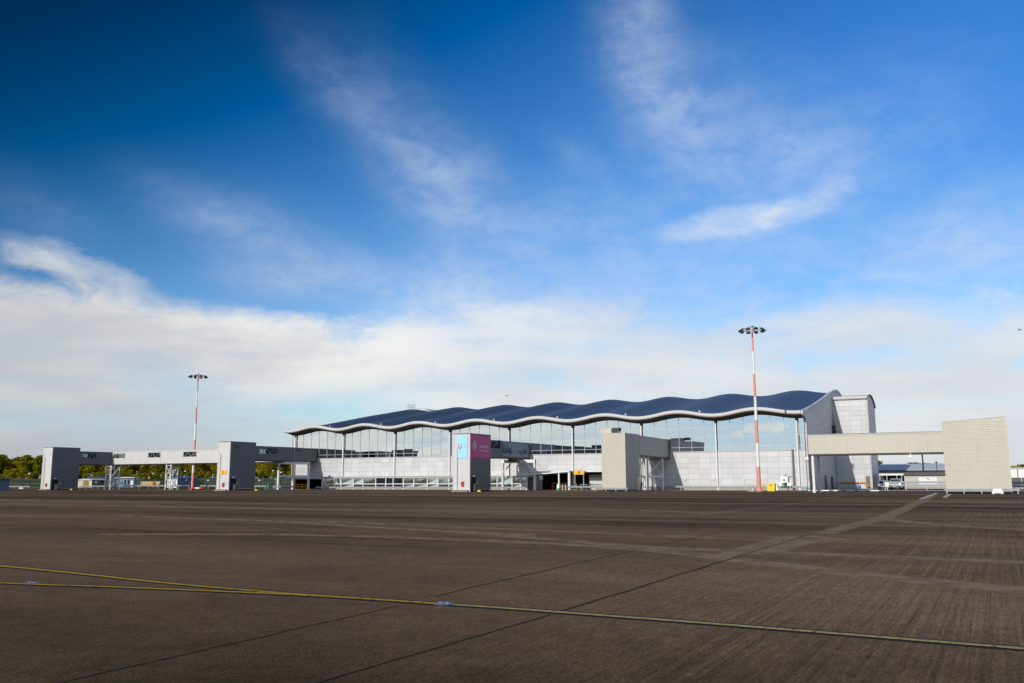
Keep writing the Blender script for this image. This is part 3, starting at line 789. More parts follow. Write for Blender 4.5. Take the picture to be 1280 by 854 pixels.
q = MB(); q.add([BBp(s,z,o) for o in (.0,.10) for s,z in ((LD-.98,5.3),(LD-.80,5.3),(LD-.80,8.45),(LD-.98,8.45))], [(0,1,2,3),(7,6,5,4),(0,4,5,1),(1,5,6,2),(2,6,7,3),(3,7,4,0)]); part('end_trim', q, M['dkmetal'], bD)
# portal frame under it
yp = 150.0; xa, xb = onY(628.6,150), onY(668.3,150)
for x, zt in ((xa,5.7),(xb,5.7)):
    q = MB(); q.box(x-.2,yp-.2,0,x+.2,yp+.2,zt); part('leg', q, M['offwhite'], bD)
q = MB(); q.box(xa-.2,yp-.22,5.05,xb+.2,yp+.22,5.66)
q.beam((xa+.1,yp,3.3),(xa+1.7,yp,4.95),.2,.2); q.beam((xb-.1,yp,3.3),(xb-1.7,yp,4.95),.2,.2)
part('portal_beam', q, M['white'], bD)
q = MB(); q.tube((onY(637,152.5),152.5,0),(onY(637,152.5),152.5,5.8),.16,.16,10); part('leg', q, M['galv'], bD)
q = MB(); q.box(-81.4,148.4,5.25,-79.6,149.6,5.82); part('duct', q, M['brown'], bD)
bE = empty('link_bridge', (-54,147,0), 'grey link bridge in one plane with the beige tower beside the gate 4 sign', 'link bridge', BG)
bridge_body(bE, (-51.9,139.94), (-51.9,154.95), 4.0, 5.68, 9.08, [], mats=('clad_grey','clad_grey'), rise=-.1, trim='clad_grey')
q = MB(); q.box(-51.96,154.6,5.5,-51.75,154.94,9.05); part('end_trim', q, M['clad_dark'], bE)
trestle(bE, [(-52.2,144.3),(-52.2,152.0)], 5.6, False, .17, [(0,1,2.4,.3)])
q = MB(); q.beam((-52.2,144.3,2.4),(-52.2,152,5.5),.12,.12); q.beam((-52.2,152,2.4),(-52.2,144.3,5.5),.12,.12); q.beam((-52.2,144.3,.3),(-52.2,152,2.4),.1,.1); q.beam((-52.2,152,.3),(-52.2,144.3,2.4),.1,.1); part('bracing', q, M['white'], bE)
q = MB(); q.tube((-52.3,141.4,0),(-52.3,141.4,5.6),.10,.10,10); part('leg', q, M['offwhite'], bE)
q = MB(); q.tube((-55.6,144.3,0),(-55.6,144.3,5.6),.17,.17,10); part('leg', q, M['white'], bE)
q = MB(); q.tube((-55.6,152,0),(-55.6,152,5.6),.17,.17,10); part('leg', q, M['white'], bE)
q = MB(); q.beam((-55.6,144.3,.3),(-55.6,152,5.5),.1,.1); q.beam((-55.6,152,.3),(-55.6,144.3,5.5),.1,.1); q.beam((-55.6,144.3,2.4),(-55.6,152,2.4),.2,.25); part('bracing', q, M['white'], bE)
bF = empty('link_bridge', (-14,126,0), 'beige link bridge reaching the widest tower on the right', 'link bridge', BG)
bridge_body(bF, (-22.25,124.55), (-5.80,124.55), 3.2, 4.93, 7.68, [], mats=('clad_beige','clad_beige'), trim='clad_beige')
q = MB()
for i in range(48): x = -22.2+i*.345; q.box(x,124.44,7.69,x+.16,127.8,7.78)
part('roof_ribs', q, M['clad_grey'], bF)
bridge_body(bF, (-22.5,127.78), (-27.85,163.0), 3.0, 5.05, 7.6, [], rise=1.0, mats=('clad_grey','clad_beige'), trim='clad_grey', side=-1)
for x, y, rr, mm in ((-21.8,124.8,.19,'white'),(-21.5,127.4,.14,'offwhite')):
    q = MB(); q.tube((x,y,0),(x,y,4.95),rr,rr,12); part('leg', q, M[mm], bF)
for x, y in ((-22.6,126.6),(-22.9,128.6)):
    q = MB(); q.box(x-.09,y-.09,0,x+.09,y+.09,4.95); part('leg', q, M['dkmetal'], bF)
for x, y, z in ((-22.4,124.35,4.55),(-9.7,124.4,4.62)):
    q = MB(); q.box(x-.05,y-.05,z,x+.05,y+.05,z+.4); q.box(x-.28,y-.3,z-.12,x+.18,y+.05,z+.12); part('camera_unit', q, M['white'], bF)

# ------------------------------------------------------------------ gate 4 entrance
cn = empty('entrance_canopy', (-69,150,0), 'white canopy on posts sloping up to the right over the dark gate 4 doorway', 'canopy')
q = MB(); q.prism([(-78.3,2.62),(-68.5,3.30),(-68.5,3.46),(-78.3,2.78)], 'Y', 148, 154.9); part('sloping_roof', q, M['offwhite'], cn)
q = MB(); q.prism([(-78.32,2.60),(-68.5,3.28),(-68.5,3.50),(-78.32,2.82)], 'Y', 147.9, 147.99); q.box(-68.49,152.3,3.28,-60.1,152.39,3.46); part('front_edge', q, M['white'], cn)
q = MB(); q.box(-68.49,152.4,3.30,-60.1,154.9,3.44); part('flat_roof', q, M['offwhite'], cn)
for x, rr in ((-77.4,.10),(-75.65,.2),(-70.7,.12),(-68.65,.2)):
    q = MB(); q.box(x-rr,148.1,0,x+rr,148.1+2*rr,2.7+max(0,min(.6,(x+78)*.065))); part('post', q, M['white'], cn)
q = MB(); q.box(-74.9,148.6,1.9,-74.3,148.9,2.7); part('hanging_lamp', q, M['lamp'], cn)
gs = empty('gate_sign', (-66.1,147,0), 'yellow gate 4 sign on two grey posts under the facade', 'gate sign')
for x in (-66.95,-65.25): 
    q = MB(); q.tube((x,147,0),(x,147,2.8),.09,.09,10); part('post', q, M['galv'], gs)
q = MB(); q.box(-67.12,146.86,2.77,-65.1,146.94,3.5); sp = part('panel', q, M['signyellow'], gs)
letters('4', .95, M['ink'], sp, (-66.1,146.845,3.13), (1,0,0), (0,0,1), 'numeral')
q = MB(); q.box(-65.05,146.8,2.95,-64.75,147.1,3.35); q.tube((-66.0,147,3.5),(-65.4,147,4.2),.02,.02,6); part('floodlight', q, M['dkmetal'], gs)
def railing(p, q_, h, m, label, rails=2, n=None, r=.045, name='railing', cat='railing', grp=None):
    p, q_ = Vector((*p,0)), Vector((*q_,0)); c = (p+q_)/2; L = (q_-p).length
    e = empty(name, c, label, cat, grp)
    n = n or max(2, int(L/1.6)+1)
    for i in range(n):
        a = p.lerp(q_, i/(n-1)); k = MB(); k.tube(a, a+Vector((0,0,h)), r, r, 8); part('post', k, m, e)
    k = MB()
    for j in range(rails): z = h*(1 - j*.5); k.tube(p+Vector((0,0,z)), q_+Vector((0,0,z)), r, r, 8)
    part('rails', k, m, e); return e
railing((-139.3,152.2),(-133.2,151.2),1.05,M['orange'],'orange railing before the dark recess beneath the stepped link bridge',3,5,.07)
railing((-74.2,152.6),(-69.2,152.6),1.25,M['orange'],'orange railing inside the dark gate 4 doorway',3,4,.07)
railing((-68.0,151.5),(-60.4,151.5),1.0,M['galv'],'grey railing in front of the teal lobby windows',2,7)
for i, px in enumerate((703.2,707)):
    x = onY(px, 147.6); q = MB(); q.tube((x,147.6,0),(x,147.6,.98),.16,.16,12); q.tube((x,147.6,.98),(x,147.6,1.02),.12,.12,12)
    solo('bollard', q, M['galv'], ('grey steel bollard nearest the white door stand at the gate 4 doorway','grey steel bollard beside the thick white canopy post')[i], 'bollard', 'bollards at the gate 4 doorway')
x = onY(697.4,147.3); e = empty('board_stand', (x,147.3,0), 'white and green leaning board at the gate 4 doorway', 'board')
q = MB(); q.prism([(147.25,.35),(147.3,.35),(147.42,1.1),(147.38,1.1)], 'X', x-.22, x+.22); part('board', q, M['white'], e)
q = MB(); q.box(x-.3,147.15,0,x+.3,147.5,.34); part('foot', q, M['green'], e)

# ------------------------------------------------------------------ floodlight masts
def mast(x, y, H, label):
    e = empty('floodlight_mast', (x,y,0), label, 'floodlight mast', 'floodlight masts on the apron')
    q = MB(); nb = 7; n = 16
    R = lambda z: .30 + (.115-.30)*z/H
    for k in range(nb): q.tube((x,y,.12+(H-.12)*k/nb),(x,y,.12+(H-.12)*(k+1)/nb),R(H*k/nb),R(H*(k+1)/nb),n,k % 2 if True else 0, False)
    part('pole', q, [M['mastred'],M['white']], e)
    q = MB(); q.lathe((x,y,0),[(.55,0),(.55,.10),(.36,.14),(.36,.30),(.31,.55)],16); part('base', q, M['mastred'], e)
    q = MB(); K = 28; rr = 1.75
    for i in range(K):
        a, b = 2*PI*i/K, 2*PI*(i+1)/K
        q.tube((x+rr*math.cos(a),y+rr*math.sin(a),H-.15),(x+rr*math.cos(b),y+rr*math.sin(b),H-.15),.06,.06,6)
    for i in range(5): a = 2*PI*i/5+.3; q.beam((x,y,H-.15),(x+rr*math.cos(a),y+rr*math.sin(a),H-.15),.09,.09)
    q.tube((x,y,H-.55),(x,y,H+.30),.26,.22,12); q.tube((x,y,H+.30),(x,y,H+.42),.34,.30,12)
    part('head_frame', q, M['galv'], e)
    for i in range(10):
        a = 2*PI*(i+.35)/10; c, s = math.cos(a), math.sin(a); o = Vector((x+(rr+.12)*c, y+(rr+.12)*s, H-.32))
        T = Matrix.Translation(o) @ Matrix.Rotation(a, 4, 'Z') @ Matrix.Rotation(.32, 4, 'Y') @ Matrix.Scale(.82, 4)
        q = MB(T); q.add([(-.22,-.30,.14),(-.22,.30,.14),(-.22,.30,-.12),(-.22,-.30,-.12),(.30,-.36,.12),(.30,.36,.12),(.30,.36,-.16),(.30,-.36,-.16)],
            [(0,1,2,3),(7,6,5,4),(0,4,5,1),(1,5,6,2),(2,6,7,3),(3,7,4,0)]); q.beam((-.1,0,.1),(-.15,0,.34),.06,.3)
        f = part('floodlight', q, M['dkmetal'], e)
        q = MB(T); q.add([(.305,-.31,.08),(.305,.31,.08),(.305,.31,-.12),(.305,-.31,-.12)], [(0,1,2,3)]); part('lens', q, M['dkglass'], f)
    return e
mast(-155.66,139.72,25.2,'red and white banded floodlight mast rising behind the long pale link bridge')
mast(-32.29,138.56,25.2,'red and white banded floodlight mast in front of the right of the glass facade')

# ------------------------------------------------------------------ guard rails
def guard(p, q_, label, h=.72, step=2.0, double=False):
    p, q_ = Vector((*p,0)), Vector((*q_,0)); d = (q_-p).normalized(); L = (q_-p).length; nr = Vector((d.y,-d.x,0))
    e = empty('guard_rail', (p+q_)/2, label, 'guard rail', 'galvanised guard rails along the apron edge')
    sec = [(0,0),(.08,.06),(.08,.11),(.02,.155),(.08,.20),(.08,.25),(0,.31)]
    for z0 in ([h-.31, h+.18] if double else [h-.31]):
        mb = MB(); vs = [b + nr*(o+.02) + Vector((0,0,z0+z)) for b in (p, q_) for o, z in sec]; m = len(sec)
        mb.add(vs, [(i,i+1,i+1+m,i+m) for i in range(m-1)]); mb.add([v-nr*.03 for v in vs], [(i+m,i+1+m,i+1,i) for i in range(m-1)])
        part('rail', mb, M['galv'], e)
    n = max(2, int(L/step)+1)
    for i in range(n):
        a = p + d*(.25 + (L-.5)*i/(n-1)); mb = MB(); hh = h+(.4 if double else 0)
        mb.beam(a, a+Vector((0,0,hh)), .10, .13); part('post', mb, M['galv'], e)
    return e
Xl = lambda px, Y: onY(px, Y, 611)
guard((Xl(4,150),150),(Xl(37,150),150),'guard rail behind the small white block at the far left edge')
guard((Xl(99,142),142),(Xl(131,142),142),'guard rail running from the leftmost tower to its trestle',.85)
guard((Xl(149,143.5),143.5),(Xl(237,143.5),143.5),'long guard rail left of the red and white mast foot',.95,3)
guard((Xl(250,143.5),143.5),(Xl(271,143.5),143.5),'guard rail between the mast foot and the gate 3 tower',.95)
guard((Xl(318,138),138),(Xl(333,138),138),'short guard rail right of the gate 3 tower',.9)
guard((Xl(341,140),140),(Xl(368,140),140),'guard rail under the stepped dark link bridge',.8)
guard((-129.4,149.8),(-78.5,149.8),'long guard rail before the glazed walkway',.6,1.9)
guard((-68.0,146.2),(-57.5,146.2),'guard rail across the foot of the gate 4 sign',.75,2.2)
guard((-57.0,132.5),(-51.3,132.5),'guard rail across the front of the tower with the roof vent',.6,1.5)
guard((-51.2,151.2),(-28.2,151.2),'long guard rail along the right part of the terminal wall',.75,2.2)
guard((-6.0,122.2),(2.1,122.2),'guard rail across the front of the widest beige tower',.62,1.7)
guard((onY(1104,158),158),(onY(1187,158),158),'guard rail in front of the car park on the right',.95,3.2,True)
guard((onY(1263,140),140),(onY(1263,140)+14,140),'guard rail at the far right edge before the grey enclosure',.9,2.5,True)

# ------------------------------------------------------------------ small things on the apron
KB = ['first from the terminal corner','second from the terminal corner','third from the terminal corner','fourth from the terminal corner','fifth from the terminal corner','nearest the car park']
for i in range(6):
    a = onY(1010+i*15.5, 146); b = onY(1010+i*15.5+10.5, 146); k = MB(); k.prism([(145.85,0),(146.15,0),(146.12,.14),(145.9,.14)], 'X', a, b)
    solo('kerb_block', k, M['white'], 'low white kerb block in the row before the stair block, '+KB[i], 'kerb block', 'white kerb blocks before the stair block')
def fire_box(x, y, z, label):
    e = empty('fire_point', (x,y,z), label, 'fire point', 'red fire points on the boarding towers')
    q = MB(); q.box(x-.24,y-.16,z,x+.24,y,z+.62); part('case', q, M['red'], e)
    q = MB(); q.prism([(y-.2,z+.62),(y+.0,z+.62),(y+.0,z+.74)], 'X', x-.28, x+.28); part('hood', q, M['dkmetal'], e)
    q = MB(); q.box(x-.15,y-.175,z+.2,x+.15,y-.161,z+.45); part('plate', q, M['signred'], e)
fire_box(-182.75,123.64,.72,'red fire point on the leftmost boarding tower')
fire_box(-129.5,123.64,.72,'red fire point below the yellow gate sign 3')
fire_box(-75.85,123.04,.85,'red fire point below the light blue panel')
for x, y, lab in ((-183.6,122.9,'yellow wheel chock before the leftmost boarding tower'),(-127.4,125.2,'yellow wheel chock beside the door of the gate 3 tower')):
    pass
def block(x, y, lab, w=1.5, m='white', h=.4):
    q = MB(); q.prism([(x-w/2,.12),(x-w/2+.05,0),(x-w/2+.3,0),(x-w/2+.35,.08),(x+w/2-.35,.08),(x+w/2-.3,0),(x+w/2-.05,0),(x+w/2,.12),(x+w/2-.08,h*.6),(x+w/2-.2,h),(x-w/2+.2,h),(x-w/2+.08,h*.6)], 'Y', y-.25, y+.25)
    return solo('barrier_block', q, M[m], lab, 'barrier block')
block(Xl(27,143),143,'small white barrier block at the far left edge',1.4)
block(onY(1247,121.6,615),121.6,'white barrier block in front of the widest beige tower',1.25,'white',.62)
for x, y, lab in ((-72.9,123.3,'yellow box on the ground beside the purple panel tower'),(-124.9,127.6,'yellow box on the ground beside the gate 3 tower'),(-178.3,126.6,'yellow box on the ground beside the leftmost tower')):
    q = MB(); q.prism([(x-.3,0),(x+.3,0),(x+.24,.22),(x-.24,.22)], 'Y', y-.15, y+.15); q.box(x-.08,y-.05,.2,x+.08,y+.05,.27); solo('wheel_chock', q, M['yellow'], lab, 'chock', 'yellow chocks')
e = empty('plank_barrier', (-152.2,137.9,0), 'red and white striped plank barrier at the foot of the left mast', 'barrier')
q = MB()
for i in range(3): q.box(-154.0+i*1.25,137.85,.22,-154.0+(i+1)*1.25,137.95,.52,i % 2)
part('plank', q, [M['red'],M['white']], e)
for x in (-153.5,-150.8): q = MB(); q.box(x-.1,137.6,0,x+.1,138.2,.22); part('foot', q, M['rubber'], e)
e = empty('grit_bin', (-30.2,137.4,0), 'bright yellow lidded bin at the foot of the right mast', 'bin')
q = MB(); q.prism([(-30.72,.06),(-29.66,.06),(-29.58,1.0),(-30.8,1.0)], 'Y', 137.0, 137.8); part('body', q, M['yellow'], e)
q = MB(); q.prism([(-30.86,1.0),(-29.52,1.0),(-29.6,1.2),(-30.78,1.2)], 'Y', 136.95, 137.85); part('lid', q, M['yellow'], e)
for x in (-30.5,-29.9): q = MB(); q.box(x-.1,137.02,0,x+.1,137.75,.06); part('foot', q, M['rubber'], e)
q = MB(); q.box(-30.3,136.93,.88,-30.08,136.99,.98); part('latch', q, M['dkmetal'], e)
e = empty('concrete_block', (-33.1,138,0), 'pale concrete block left of the right mast foot', 'block')
q = MB(); q.prism([(-33.9,0),(-32.75,0),(-32.85,.5),(-33.3,.42),(-33.75,.2)], 'Y', 137.7, 138.3); part('slab', q, M['concrete'], e)
q = MB(); q.box(-33.1,137.62,.2,-32.9,137.69,.42); part('plate', q, M['white'], e)
# cabinet on the wall
e = empty('wall_cabinet', (-31.6,154.3,0), 'white equipment cabinet with a black mark against the terminal wall', 'cabinet')
q = MB(); q.box(-32.35,154.2,.75,-31.15,154.9,2.35); part('case', q, M['white'], e)
q = MB(); q.prism([(-31.95,1.72),(-31.75,1.5),(-31.55,1.72),(-31.75,1.86)], 'Y', 154.16, 154.199); part('mark', q, M['ink'], e)
q = MB(); q.box(-32.4,154.2,0,-31.1,154.85,.74); part('stand', q, M['concrete'], e)
q = MB(); q.beam((-32.4,154.5,2.5),(-30.0,154.5,2.5),.06,.06); q.box(-32.0,154.3,2.45,-31.5,154.7,2.8); part('pipework', q, M['offwhite'], e)
e = empty('ground_sign', (-30.9,150.9,0), 'low white and green sign behind the guard rail below the wall cabinet', 'sign')
q = MB(); q.box(-31.9,150.6,.72,-29.9,150.68,1.3); part('panel', q, M['white'], e)
q = MB(); q.box(-31.4,150.57,.8,-30.6,150.599,1.25); part('green_field', q, M['green'], e)
for x in (-31.7,-30.1): q = MB(); q.box(x-.05,150.69,0,x+.05,150.78,1.2); part('post', q, M['galv'], e)
for i, px in enumerate((968.3,970.8)):
    x = onY(px,150.6); q = MB(); q.box(x-.12,150.5,.5,x+.12,150.7,1.2); q.box(x-.2,150.45,0,x+.2,150.75,.5)
    solo('marker_box', q, M['white'], ('left one of two small white boxes behind the guard rail by the yellow bin','right one of two small white boxes behind the guard rail by the yellow bin')[i], 'box', 'small white boxes by the yellow bin')
def bollard(x, y, lab, base, top):
    e = empty('marker_post', (x,y,0), lab, 'marker post')
    q = MB(); q.lathe((x,y,0),[(.28,0),(.28,.1),(.22,.45),(.12,.5)],14); part('base', q, M[base], e)
    q = MB(); q.lathe((x,y,.5),[(.12,0),(.11,.75),(.05,.85),(0,.86)],14); part('shaft', q, M[top], e)
bollard(-26.75,149.0,'white marker post on a bright blue base near the terminal corner','cyan','white')
bollard(onY(796.5,146.3),146.3,'blue marker post under the grey link bridge','blue','blue')
bollard(onY(335.5,139.5),139.5,'green marker post right of the gate 3 tower','green','green')
bollard(onY(1073,183,604),182.6,'blue marker post before the orange pipe of the stair block','blue','blue')
e = empty('post_sign', (onY(344.8,146),146,0), 'green sign on a post beside the legs of the stepped bridge', 'sign')
x = onY(344.8,146); q = MB(); q.tube((x,146,0),(x,146,2.9),.05,.05,8); part('post', q, M['galv'], e)
q = MB(); q.box(x-.35,145.9,2.0,x+.35,145.95,2.85); part('panel', q, M['green'], e)
x = onY(801.5,140.6); e = empty('service_pedestal', (x,140.6,0), 'short grey service pedestal by the door of the grey sided tower', 'pedestal')
q = MB(); q.box(x-.15,140.45,0,x+.15,140.75,1.3); part('case', q, M['galv'], e); q = MB(); q.box(x-.18,140.42,1.3,x+.18,140.78,1.4); part('lid', q, M['dkmetal'], e)

# ------------------------------------------------------------------ beyond the fence, left
def shed(name, pxa, pxb, pxc, ytop, d, label, wall, side, roofm, cat='shed', ridge=.5, door=None, over=.3, base=0):
    """front face between pxa and pxb, right-hand side receding to pxc"""
    P0 = dep(pxb, d); Y = P0.y; x0, x1 = onY(pxa, Y), onY(pxb, Y); y1 = onX(pxc, x1)
    h = hz(pxb, ytop, Y)
    e = empty(name, ((x0+x1)/2,(Y+y1)/2,0), label, cat)
    q = MB(); q.add([(x0,Y,0),(x1,Y,0),(x1,y1,0),(x0,y1,0),(x0,Y,h),(x1,Y,h),(x1,y1,h),(x0,y1,h)], [(0,1,5,4)], 0)
    q.add([(x0,Y,0),(x1,Y,0),(x1,y1,0),(x0,y1,0),(x0,Y,h),(x1,Y,h),(x1,y1,h),(x0,y1,h)], [(1,2,6,5),(2,3,7,6),(3,0,4,7)], 1)
    part('wall', q, [M[wall], M[side]], e)
    q = MB(); xm = (x0+x1)/2
    q.prism([(x0-over,h-.02),(x1+over,h-.02),(x1+over,h+.13),(xm,h+.13+ridge),(x0-over,h+.13)], 'Y', Y-over, y1+over); part('roof', q, M[roofm], e)
    if door:
        a, b, zt, mm = door; a, b = onY(a, Y), onY(b, Y); q = MB()
        c, r = (a+b)/2, (b-a)/2
        q.prism([(a,.05),(b,.05),(b,zt-r*.6)] + [(c+r*math.cos(t), zt-r*.6+r*.6*math.sin(t)) for t in (.5,1.0,1.57,2.1,2.6)] + [(a,zt-r*.6)], 'Y', Y-.06, Y-.01)
        dd = part('door', q, M[mm], e)
        q = MB(); q.box(b-.5,Y-.12,1.0,b-.35,Y-.061,1.2); part('handle', q, M['dkmetal'], dd)
    return e, x0, x1, Y, y1, h
s1 = shed('storage_shed', 97, 115, 131, 600.2, 285, 'cream fronted storage shed with an arched olive yellow door', 'cream', 'slate', 'lavroof', door=(104,111.3,2.35,'olive'), ridge=.35)
e, x0, x1, Y, y1, h = s1
for k in range(3):
    q = MB(); y = Y+(y1-Y)*(.2+.28*k); q.box(x1+.005,y,.9,x1+.04,y+1.6,2.0); part('window', q, M['dkglass'], e)
s2 = shed('site_office', 146, 168, 171, 597.6, 292, 'grey blue site office under a pale overhanging roof', 'bluewall', 'slate', 'lavroof', 'site office', .25, None, .6)
e, x0, x1, Y, y1, h = s2
for k in range(5):
    q = MB(); x = x0+.6+k*(x1-x0-1.2)/4.6; w = MB(); w.box(x,Y-.04,.9,x+.75,Y-.005,2.4); part('window', w, M['dkglass'], e)
q = MB(); q.box(x1-1.6,Y-.045,.05,x1-.7,Y-.005,2.2); part('door', q, M['white'], e)
s3_ = shed('portable_cabin', 209, 222.3, 246, 598.2, 262, 'white fronted portable cabin with slate side and blue roof', 'white', 'slate', 'blueroof', 'cabin', .45)
e, x0, x1, Y, y1, h = s3_
for f, z, mm in ((.12,1.1,'green'),(.38,1.9,'white'),(.62,1.0,'signpink')):
    q = MB(); y = Y+(y1-Y)*f; q.box(x1+.005,y,z,x1+.04,y+.8,z+.8); part('notice', q, M[mm], e)
q = MB(); [q.box(x0+.2+k*.55,Y-.05,.1,x0+.26+k*.55,Y-.005,h-.1) for k in range(6)]; part('cover_strip', q, M['offwhite'], e)
e = shed('dark_barn', 113, 131, 140, 597.6, 335, 'black roofed low barn rising behind the cream fronted shed', 'slate', 'slate', 'dkmetal', 'barn', 1.0)[0]
P0 = dep(5.5, 178); Y = P0.y; xa, xb = onY(-30, Y), onY(-4, Y); h = hz(-4, 600.4, Y)
e = empty('portable_cabin', ((xa+xb)/2,Y,0), 'slate blue portable cabin with dark flat roof at the far left edge', 'cabin')
q = MB(); q.box(xa,Y,0,xb,Y+2.6,h); part('wall', q, M['slate'], e)
q = MB(); q.box(xa-.15,Y-.15,h,xb+.15,Y+2.8,h+.28); part('roof', q, M['dkmetal'], e)
q = MB(); q.box(xb-1.6,Y-.04,.9,xb-.6,Y-.003,1.9); part('window', q, M['dkglass'], e)
P0 = dep(186, 300); Y = P0.y; xa, xb = onY(175.5, Y), onY(200, Y)
e = empty('boundary_wall', ((xa+xb)/2,Y,0), 'low tan boundary wall between the site office and the portable cabin', 'wall')
q = MB(); q.box(xa,Y,0,xb,Y+.3,hz(186,602.2,Y)); part('wall', q, M['tan'], e)
q = MB(); q.box(xa-.05,Y-.05,hz(186,602.2,Y),xb+.05,Y+.35,hz(186,602.2,Y)+.12); part('coping', q, M['concrete'], e)
x = onY(192.5, Y-2); q = MB(); q.lathe((x,Y-2,0),[(.6,0),(.62,.4),(.58,.8),(.62,1.2),(.6,1.6),(.3,1.7),(0,1.72)],14); solo('storage_drum', q, M['orange'], 'orange drum standing before the low tan wall', 'drum')
# perimeter fence
def fence(pxa, pxb, d, label, h=2.7):
    a, b = dep(pxa, d), dep(pxb, d); a.z = b.z = 0; L = (b-a).length; dr = (b-a)/L
    e = empty('mesh_fence', (a+b)/2, label, 'fence', 'mesh fences along the left boundary')
    q = MB(); n = int(L/.32)
    for i in range(n):
        c = a + dr*(L*i/n); q.beam(c+Vector((0,0,.1)), c+Vector((0,0,h-.1)), .05, .05)
    for z in (.15, h*.5, h-.12): q.beam(a+Vector((0,0,z)), b+Vector((0,0,z)), .05, .07)
    part('mesh_panel', q, M['fence'], e)
    m = max(2, int(L/3.2))
    for i in range(m+1):
        c = a + dr*(L*i/m); q = MB(); q.beam(c, c+Vector((0,0,h+.15)), .11, .11); part('post', q, M['fence'], e)
fence(4, 54, 262, 'grey green mesh fence left of the leftmost boarding tower')
fence(131, 150, 300, 'grey green mesh fence between the cream fronted shed and the site office')
fence(168, 177, 286, 'short grey green mesh fence at the right end of the site office')
fence(240, 290, 270, 'grey green mesh fence right of the white fronted cabin')
fence(314, 372, 280, 'grey green mesh fence seen under the stepped dark link bridge')
def lamp_post(px, ytop, d, lab, w=.07):
    P = dep(px, d); Y = P.y; x = onY(px, Y); h = hz(px, ytop, Y); e = empty('lamp_post', (x,Y,0), lab, 'lamp post', 'small lamp posts along the boundary')
    q = MB(); q.tube((x,Y,0),(x,Y,h),w*1.3,w,8); part('pole', q, M['dkmetal'], e)
    q = MB(); q.box(x-.35,Y-.28,h-.05,x+.35,Y+.28,h+.28); lh = part('lamp_head', q, M['galv'], e)
    q = MB(); q.box(x-.3,Y-.30,h-.02,x+.3,Y-.281,h+.22); part('lens', q, M['lamp'], lh)
for px, y, d, lab in ((37,592.5,250,'lamp post before the wood left of the leftmost tower'),(191.5,592.5,270,'lamp post above the low tan wall'),(231.5,589.5,300,'lamp post behind the white fronted cabin'),
    (341.3,589,260,'lamp post just left of the stepped bridge legs'),(351.2,591,275,'lamp post seen between the stepped bridge legs'),(325,601,230,'short lamp post right of the gate 3 tower'),(261,601,235,'short lamp post left of the gate 3 tower')):
    lamp_post(px, y, d, lab)

# ------------------------------------------------------------------ trees
def crown_mesh(seed, H, W, n, leaf, low=.25, lobes=9):
    r = random.Random(seed); mb = MB(); C = []
    for i in range(lobes):
        a = r.uniform(0, 2*PI); k = r.uniform(0, 1); z = H*(low + (1-low)*(.12+.78*k)); rad = W*.5*(.62*math.sin(PI*min(.95,.25+.7*k)))
        C.append((Vector((math.cos(a)*rad*r.uniform(.3,1), math.sin(a)*rad*r.uniform(.3,1), z)), W*r.uniform(.17,.29)))
    C.append((Vector((0,0,H*.86)), W*.22))
    for i in range(n):
        c, R = r.choice(C)
        d = Vector((r.gauss(0,1), r.gauss(0,1), r.gauss(0,.85))); d.normalize(); p = c + d*R*(r.random()**.4)*r.choice((1,1,1.15,1.5))
        if p.z > H: p.z = H - r.random()*.4
        nn = (d + Vector((r.gauss(0,.6), r.gauss(0,.6), r.gauss(0,.6)))).normalized(); t = nn.cross(Vector((r.gauss(0,1), r.gauss(0,1), .3))).normalized(); u = nn.cross(t)
        s = leaf*r.uniform(.6,1.35)
        mb.add([p-t*s-u*s*.5, p+t*s*.3-u*s*.7, p+t*s+u*s*.3, p-t*s*.2+u*s*.75], [(0,1,2,3)])
    return mb, C
def tree(name, seed, H, W, lm, label, grp, n=1500, leaf=.42, low=.25, cat='tree'):
    e = empty(name, (0,0,0), label, cat, grp)
    mb, C = crown_mesh(seed, H, W, n, leaf, low)
    q = MB(); r0 = H*.018+.05
    if cat == 'tree':
        q.tube((0,0,0),(.1,0,H*.45),r0,r0*.65,8); q.tube((.1,0,H*.45),(0,.1,H*.85),r0*.65,r0*.2,8)
        for c, R in C[:6]: q.tube((.08,0,max(H*.2, min(c.z-R, H*.5))), c, r0*.45, r0*.12, 5)
    else:
        for c, R in C[:4]: q.tube((0,0,0), c, .05, .02, 5)
    part('trunk' if cat == 'tree' else 'stems', q, M['bark'], e); part('crown' if cat == 'tree' else 'foliage', mb, M[lm], e)
    return e
rt = random.Random(21)
WL = 'olive and gold autumn tree in the wood beyond the left boundary fence'
protos = [tree('broadleaf_tree', 30+i, H, W, 'leaf', WL, 'trees of the wood beyond the fence', 1500, .40) for i, (H, W) in enumerate(((9.4,7.2),(8.7,6.3),(10.0,7.4),(8.3,7.6),(9.6,6.0)))]
used = set(); k = 0
px = -95
while px < 420:
    for row, d in enumerate((392, 402, 414)):
        pp = dep(px + row*3.7 + rt.uniform(-2,2), d + rt.uniform(-4,4))
        i = rt.randrange(5); s = rt.uniform(.84,1.10)*(1 + .03*row)
        loc = (pp.x, pp.y, 3.2)
        if i not in used: o = protos[i]; used.add(i); o.location = loc; o.rotation_euler = (0,0,rt.uniform(0,6)); o.scale = (s,s,s)
        else: dup(protos[i], loc, rt.uniform(0,6), (s,s,s))
    px += 11.0
bl_ = 'yellow green bush on the bank before the wood'
bp = [tree('bush', 60+i, h, w, 'leaf_bush', bl_, 'bushes on the bank before the wood', 700, .28, .0, 'bush') for i, (h, w) in enumerate(((3.6,5.2),(3.0,4.4),(4.2,5.0)))]
usedb = set(); px = -90
